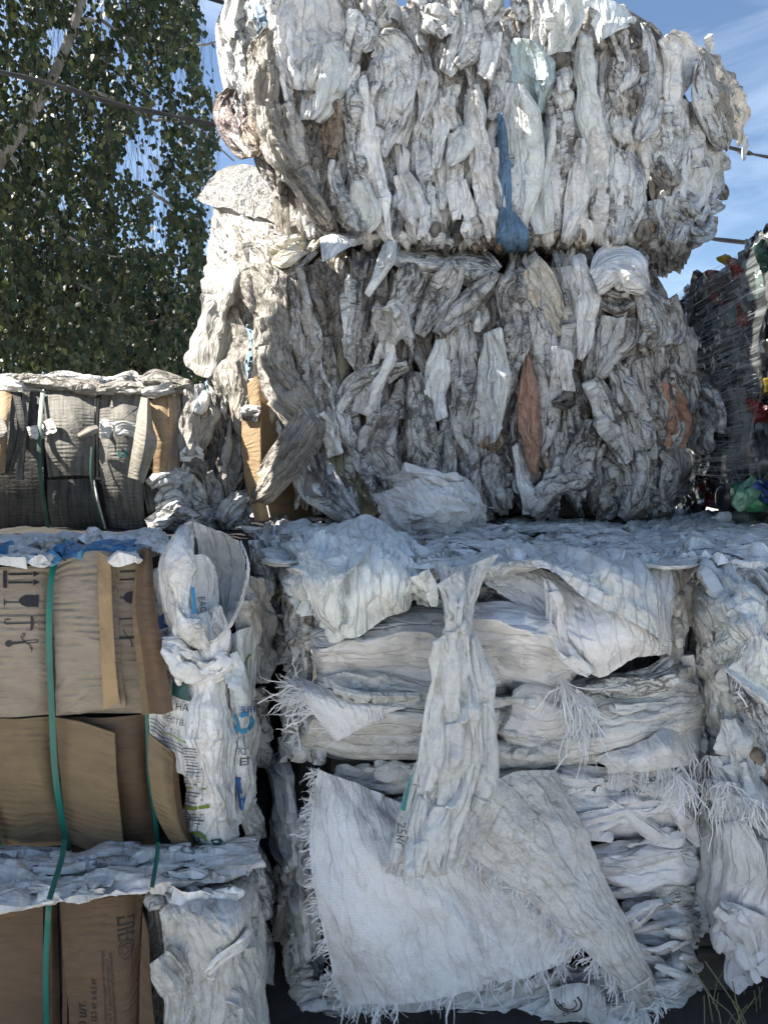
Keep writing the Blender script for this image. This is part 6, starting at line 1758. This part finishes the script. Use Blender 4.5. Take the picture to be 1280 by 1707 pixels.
for k, s, off in (('h', '272,1590,40 290,1620,70 310,1660,70 300,1720,50', .06), ('h', '330,1640,10 370,1660,40 400,1680,50 415,1720,40', .07), ('h', '400,1580,40 420,1640,50 430,1720,40', .03), ('g', '405,1400,30 425,1430,40 440,1480,36 445,1530,20', -.05), ('n', '408,1400,20 418,1410,26 430,1420,14', -.02),
                  ('g', '430,1530,20 442,1570,30 446,1640,24', -.03), ('h', '330,1700,30 345,1640,30 352,1600,20', .04)):
    strip(bl, face_low, S(s), M[k], off=off, iso=.35, lk=.5)
TOPL = plane_z(.495)
for i, (k, s, off) in enumerate((('h', '-60,1470,60 20,1462,80 100,1455,60', .0), ('w', '80,1460,50 150,1450,70 250,1445,60', .0), ('h', '-40,1500,30 30,1492,46 100,1490,30', .01), ('h', '90,1490,30 160,1478,40 250,1470,30', .012), ('g', '-60,1440,40 40,1432,40 120,1430,30', -.01), ('w', '120,1435,30 220,1425,40 300,1430,40', -.01),
                                ('h', '240,1465,50 330,1450,60 430,1425,50', .0), ('w', '250,1440,30 340,1425,40 430,1415,40', .01), ('h', '100,1475,14 170,1462,22 240,1458,14', .02), ('w', '0,1475,14 50,1470,22 90,1478,10', .02), ('p', '150,1490,10 200,1482,20 245,1480,14', .02))):
    strip(bl, TOPL, S(s), M[k], off=off, iso=.5, lk=.6, ls=.08, tuck=.02, endt=.02, bulge=.06, tilt=0, name='top_film')
strap(bl, TOPL, [(108, 1400, .05), (104, 1430, .05), (92, 1470, .05), (83, 1500, .05)], 9, M['strap'], off=.06)
strap(bl, face_low, [(83, 1498, .02), (79, 1560, .01), (77, 1640, .01), (79, 1740, .01)], 9, M['strap'], off=.02)
strap(bl, TOPL, [(264, 1405, .05), (262, 1430, .05), (258, 1455, .05), (254, 1480, .05)], 7, M['strap'], off=.06)
fill_h(bl, TOPL, -20, 400, 1420, 1495, 30, 'hwhg', .015, (8, 20), (60, 160), 65, tuck=.03, endt=.03, bulge=.06, tilt=0, name='top_film')
# printing on the carton, turned a quarter
ink = M['inkb']
pr(q2, '30 000 шт.', 143, 1762, 15, ink, bl, ang=88, sx=1.05)
pr(q2, 'НЕТТО 22,5 кг ± 0,5 кг', 160, 1745, 9, ink, bl, ang=88, sx=.92)
pr(q2, 'Хранить в закрытых помещениях при температуре', 177, 1730, 4.6, ink, bl, ang=89, sx=.9)
pr(q2, 'от 4 °С до 35 °С, на расстоянии не менее 1 м', 184, 1722, 4.6, ink, bl, ang=89, sx=.9)
pr(q2, 'относительной влажности воздуха не более 80%', 191, 1722, 4.6, ink, bl, ang=89, sx=.9)
# conformity mark
B = []
B += line_polys([(194, 1529), (223, 1525)], 3) + line_polys([(194, 1529), (194, 1536)], 3) + line_polys([(223, 1525), (223, 1531)], 3)
B += line_polys([(195, 1540), (223, 1536)], 3) + line_polys([(195, 1548), (223, 1544)], 3) + line_polys([(208, 1538), (208, 1546)], 3) + line_polys([(222, 1536), (222, 1544)], 3)
B += line_polys([(195, 1556), (222, 1552)], 3) + line_polys([(195, 1552), (195, 1560)], 3) + line_polys([(209, 1552), (209, 1558)], 2.5) + line_polys([(222, 1549), (222, 1556)], 3)
prpoly(q2, B, ink, bl, 'conformity_mark')
B = line_polys(arc(208.5, 1574, 14.5, 15.5, 0, 360, 26), 1.2) + line_polys([(199, 1568), (199, 1580), (205, 1582), (209, 1578), (214, 1578)], 1.1) + line_polys([(199, 1568), (206, 1568), (209, 1572), (214, 1572)], 1.1) + line_polys([(203, 1566), (214, 1564), (218, 1570), (217, 1578), (220, 1584)], 1.1)
prpoly(q2, B, ink, bl, 'food_safe_mark')

# ---------------------------------------------------------------- birch trees
def leafmat(name, a, b, c):
    m, nn, ll = newmat(name); g = G(nn, ll)
    geo = nn.new('ShaderNodeNewGeometry')
    x = nn.new('ShaderNodeValToRGB'); ll.new(geo.outputs['Random Per Island'], x.inputs[0])
    x.color_ramp.elements[0].color = c4(a); x.color_ramp.elements[1].color = c4(c); x.color_ramp.elements[1].position = .97
    e = x.color_ramp.elements.new(.75); e.color = c4(b)
    pb = g.node('ShaderNodeBsdfPrincipled', Base_Color=x.outputs[0], Roughness=.5)
    tr = g.node('ShaderNodeBsdfTranslucent', Color=x.outputs[0])
    ms = nn.new('ShaderNodeMixShader'); ms.inputs[0].default_value = .25
    ll.new(pb.outputs[0], ms.inputs[1]); ll.new(tr.outputs[0], ms.inputs[2])
    o = nn.new('ShaderNodeOutputMaterial'); ll.new(ms.outputs[0], o.inputs[0])
    return m


M['leaf'] = leafmat('birch_leaves', (.017, .032, .012), (.035, .055, .018), (.12, .14, .04))
M['leafd'] = leafmat('dark_leaves', (.010, .022, .009), (.02, .034, .012), (.05, .065, .02))
M['bark'] = plain_mat('birch_bark', (.50, .48, .44), .8, .3, 7, col2=(.22, .21, .19))
M['twig'] = plain_mat('twig_bark', (.13, .10, .08), .8, .2, 12)


def leaf_mesh(name, cen, size, rs):
    """many folded heart-shaped leaves: 4 triangles each"""
    k = len(cen)
    a = rs.uniform(0, 6.283, k)
    down = np.stack([np.cos(a) * .45, np.sin(a) * .45, -np.ones(k)], 1) + rs.randn(k, 3) * .3
    down /= np.linalg.norm(down, axis=1, keepdims=True)
    side = np.cross(down, rs.randn(k, 3)); side /= np.linalg.norm(side, axis=1, keepdims=True)
    nn = np.cross(down, side)
    s = (size * rs.uniform(.6, 1.25, k))[:, None]
    p0 = cen
    p1 = cen + down * s * .38 + side * s * .42 + nn * s * .10
    p2 = cen + down * s * 1.05
    p3 = cen + down * s * .38 - side * s * .42 + nn * s * .10
    v = np.stack([p0, p1, p2, p3], 1).reshape(-1, 3)
    b = np.arange(k)[:, None] * 4
    f = np.concatenate([b + [0, 1, 2], b + [0, 2, 3]], 0)
    me = bpy.data.meshes.new(name)
    me.vertices.add(len(v)); me.vertices.foreach_set('co', v.astype(np.float32).ravel())
    me.loops.add(f.size); me.loops.foreach_set('vertex_index', f.astype(np.int32).ravel())
    me.polygons.add(len(f)); me.polygons.foreach_set('loop_start', (np.arange(len(f)) * 3).astype(np.int32))
    me.polygons.foreach_set('loop_total', np.full(len(f), 3, np.int32)); me.update(calc_edges=True)
    return me


def tube(pts, rad, k=6):
    pts = np.asarray(pts, float); n = len(pts)
    T = np.gradient(pts, axis=0); T /= np.linalg.norm(T, axis=1, keepdims=True)
    ref = np.array((.3, .9, .1)); A = np.cross(T, ref); A /= np.linalg.norm(A, axis=1, keepdims=True); B = np.cross(T, A)
    a = np.linspace(0, 2 * math.pi, k, endpoint=False)
    rad = np.broadcast_to(rad, (n,))
    ring = pts[:, None] + (A[:, None] * np.cos(a)[None, :, None] + B[:, None] * np.sin(a)[None, :, None]) * rad[:, None, None]
    v = ring.reshape(-1, 3); f = []
    for i in range(n - 1):
        for j in range(k):
            j2 = (j + 1) % k
            f.append((i * k + j, i * k + j2, (i + 1) * k + j2, (i + 1) * k + j))
    f.append(tuple(range(k))[::-1]); f.append(tuple(range((n - 1) * k, n * k)))
    return v, f


def birch():
    rs = np.random.RandomState(4)
    base = (-4.6, 7.9, 0)
    t = empty('birch_tree', base, 'tall weeping birch with pale leaning trunk and hanging leafy twigs at the left', 'tree')
    D = 7.6
    pts = [base, (-4.45, 7.85, 2.0)] + [P(x, y, d) for x, y, d in ((-20, 330, D + .1), (25, 235, D), (75, 155, D), (118, 60, D), (145, -30, D), (190, -200, D), (220, -420, D))]
    pc = catmull(np.array(pts), np.linspace(0, 1, 40))
    v, f = tube(pc, np.linspace(.060, .034, 40), 10)
    link('trunk', poly_mesh('trunk', v, f), M['bark'], t)
    # limbs traced from the photograph, then free ones
    limbs = [((135, 32), (170, 36), (215, 62), (258, 74)), ((258, 74), (300, 100), (330, 150)), ((85, 170), (120, 150), (190, 165), (250, 198), (290, 200), (340, 225), (392, 268)),
             ((60, 480), (110, 465), (160, 490), (220, 540)), ((270, 95), (320, 78), (372, 68)), ((130, 60), (165, 95), (200, 120), (250, 160)),
             ((20, 260), (60, 330), (120, 400), (200, 430)), ((250, 320), (300, 350), (340, 372)), ((240, 430), (290, 425), (330, 440)), ((240, 540), (300, 530), (335, 545))]
    for i, l in enumerate(limbs):
        q = np.array([P(x, y, D - .5 + .15 * i % .7) for x, y in l])
        q = catmull(q, np.linspace(0, 1, 16)) + rs.randn(16, 3) * .006
        v, f = tube(q, np.linspace(.022, .008, 16), 5)
        link('branch', poly_mesh('branch', v, f), M['bark'] if i < 8 else M['twig'], t)
    # drooping twigs with leaves; right outline follows the photograph
    def rightx(y): return np.interp(y, [-300, 0, 60, 150, 280, 330, 420, 520, 640], [380, 330, 362, 374, 372, 345, 352, 340, 335])
    cen, tw = [], []
    gaps = [(235, 250, 26, 60), (262, 255, 10, 90), (300, 130, 16, 26), (90, 65, 22, 30), (355, 110, 26, 40), (75, 420, 26, 22), (258, 395, 22, 40), (365, 30, 26, 30), (340, 60, 14, 30), (250, 500, 10, 50), (120, 480, 12, 14), (235, 610, 14, 14), (150, 600, 12, 12), (370, 300, 18, 70), (345, 320, 12, 30), (270, 330, 12, 36), (200, 270, 12, 16), (100, 335, 12, 12), (180, 35, 16, 12)]
    for i in range(3600):
        x = rs.uniform(-500, 395); y = rs.uniform(-380, 600); L = rs.uniform(.3, .9)
        d = D + rs.uniform(-1.3, 1.6)
        if x > rightx(y) - 6: continue
        if x < -60 and i % 2: continue
        p = P(x, y, d)
        n = 7
        sway = rs.randn(2) * .12
        q = np.array([p + np.array((sway[0] * (s / n) ** 1.5, sway[1] * (s / n), -L * s / n)) for s in range(n)])
        qx, qy = proj(q)
        tw.append((list(q), .0035, np.array((1., 0, 0))))
        for s in range(int(L * 36)):
            f = rs.rand() ** .8 * (n - 1.01); k = int(f)
            c = q[k] * (1 - f + k) + q[k + 1] * (f - k) + rs.randn(3) * .035
            cx, cy = proj(c)
            if cx > rightx(cy) + rs.uniform(-10, 6): continue
            bad = abs(cx - np.interp(cy, [-30, 60, 155, 235, 330], [145, 118, 75, 25, -20])) < 17 and c[1] < D + .1 and cy < 300 and rs.rand() < .85
            if bad: continue
            for gx, gy, a, b in gaps:
                if ((cx - gx) / a) ** 2 + ((cy - gy) / b) ** 2 < rs.uniform(.6, 1.4): bad = rs.rand() < .93; break
            if bad: continue
            if cy < 420 and rs.rand() < .12: continue
            cen.append(c)
    cen = np.array(cen)
    dist = np.linalg.norm(cen - CAM, axis=1)
    px, py = proj(cen)
    infr = (px > 0) & (px < 390) & (py > 0) & (py < 640)
    near = np.argsort(np.where(infr, dist, 99))[:300]
    rest = np.ones(len(cen), bool); rest[near] = False
    cr = link('crown', leaf_mesh('crown', cen[rest], .072, rs), M['leaf'], t, smooth=False); cr['kind'] = 'stuff'
    tw_ = link('twigs', ribbon_mesh('twigs', tw), M['twig'], t); tw_['kind'] = 'stuff'
    base_leaf = [leaf_mesh('leaf', np.zeros((1, 3)), .068, rs) for _ in range(6)]
    for b in base_leaf: b.materials.append(M['leaf'])
    for i, j in enumerate(near):
        o = bpy.data.objects.new('leaf', base_leaf[i % 6]); C.objects.link(o); o.parent = t
        o.location = Vector(cen[j]) - Vector(base); o.rotation_euler = (rs.uniform(-.3, .3), rs.uniform(-.3, .3), rs.uniform(0, 6.28))


def dark_tree(base, cx, cy, rx, ry, D, n, label, seed, trunk=.22):
    rs = np.random.RandomState(seed)
    t = empty('leafy_tree', base, label, 'tree')
    top = P(cx, cy - ry * .3, D)
    pts = np.array([base, (np.array(base) + top) / 2 + (.1, 0, 0), top])
    v, f = tube(catmull(pts, np.linspace(0, 1, 14)), np.linspace(trunk, .04, 14), 8)
    link('trunk', poly_mesh('trunk', v, f), M['twig'], t)
    # clumps
    cl = []
    for i in range(60):
        a = rs.randn(3); a /= np.linalg.norm(a); a *= rs.rand() ** .4
        c = P(cx + a[0] * rx, cy + a[2] * ry, D) + np.array((0, a[1] * rx / FPX * D, 0))
        cl.append((c, rs.uniform(.35, .8)))
        if i < 14:
            q = catmull(np.array([pts[1] + (top - pts[1]) * rs.rand() * .6, (pts[1] + c) / 2 + (0, 0, .15), c]), np.linspace(0, 1, 8))
            v, f = tube(q, np.linspace(.05, .015, 8), 5); link('branch', poly_mesh('branch', v, f), M['twig'], t)
    cen = []
    for i in range(n):
        c, s = cl[rs.randint(len(cl))]
        cen.append(c + rs.randn(3) * s * (.6, .6, .5))
    cr = link('crown', leaf_mesh('crown', np.array(cen), .10, rs), M['leafd'], t, smooth=False); cr['kind'] = 'stuff'


birch()
dark_tree((-6.4, 11.5, 0), -120, 470, 260, 230, 11.5, 26000, 'dark dense tree standing low behind the birch at the left edge', 21)
dark_tree((-3.3, 11.8, 0), 215, 560, 150, 110, 11.8, 16000, 'low dark bushy tree behind the grey cardboard bale', 22)

# ---------------------------------------------------------------- overhead wires
def wire(pts, label, strands, rad):
    q = np.array([P(x, y, d) for x, y, d in pts])
    q = catmull(q, np.linspace(0, 1, 90))
    e = empty('overhead_wire', tuple(q[0]), label, 'wire', 'overhead wires')
    for k in range(strands):
        a = np.linspace(0, 60, 90) + k * math.pi
        off = np.stack([np.cos(a) * 0, np.cos(a), np.sin(a)], 1) * rad * (.8 if strands > 1 else 0)
        v, f = tube(q + off, rad, 6)
        link('strand', poly_mesh('strand', v, f), M['rubber'], e)


M['rubber'] = plain_mat('black_cable', (.03, .03, .032), .5)
wire([(-700, -10, 5.6), (0, 120, 5.8), (190, 172, 5.9), (378, 213, 6.0), (640, 282, 6.2), (900, 340, 6.3), (1165, 391, 6.5), (1240, 404, 6.6), (1900, 470, 7.2)], 'lower twisted black cable crossing the birch and passing behind the bales', 2, .011)
wire([(-500, -250, 6.5), (0, -100, 6.6), (345, -4, 6.7), (640, 90, 6.8), (900, 165, 6.9), (1235, 251, 7.0), (1280, 262, 7.1), (1900, 380, 7.4)], 'upper black cable reappearing at the right beside the loose hanging sack', 2, .010)
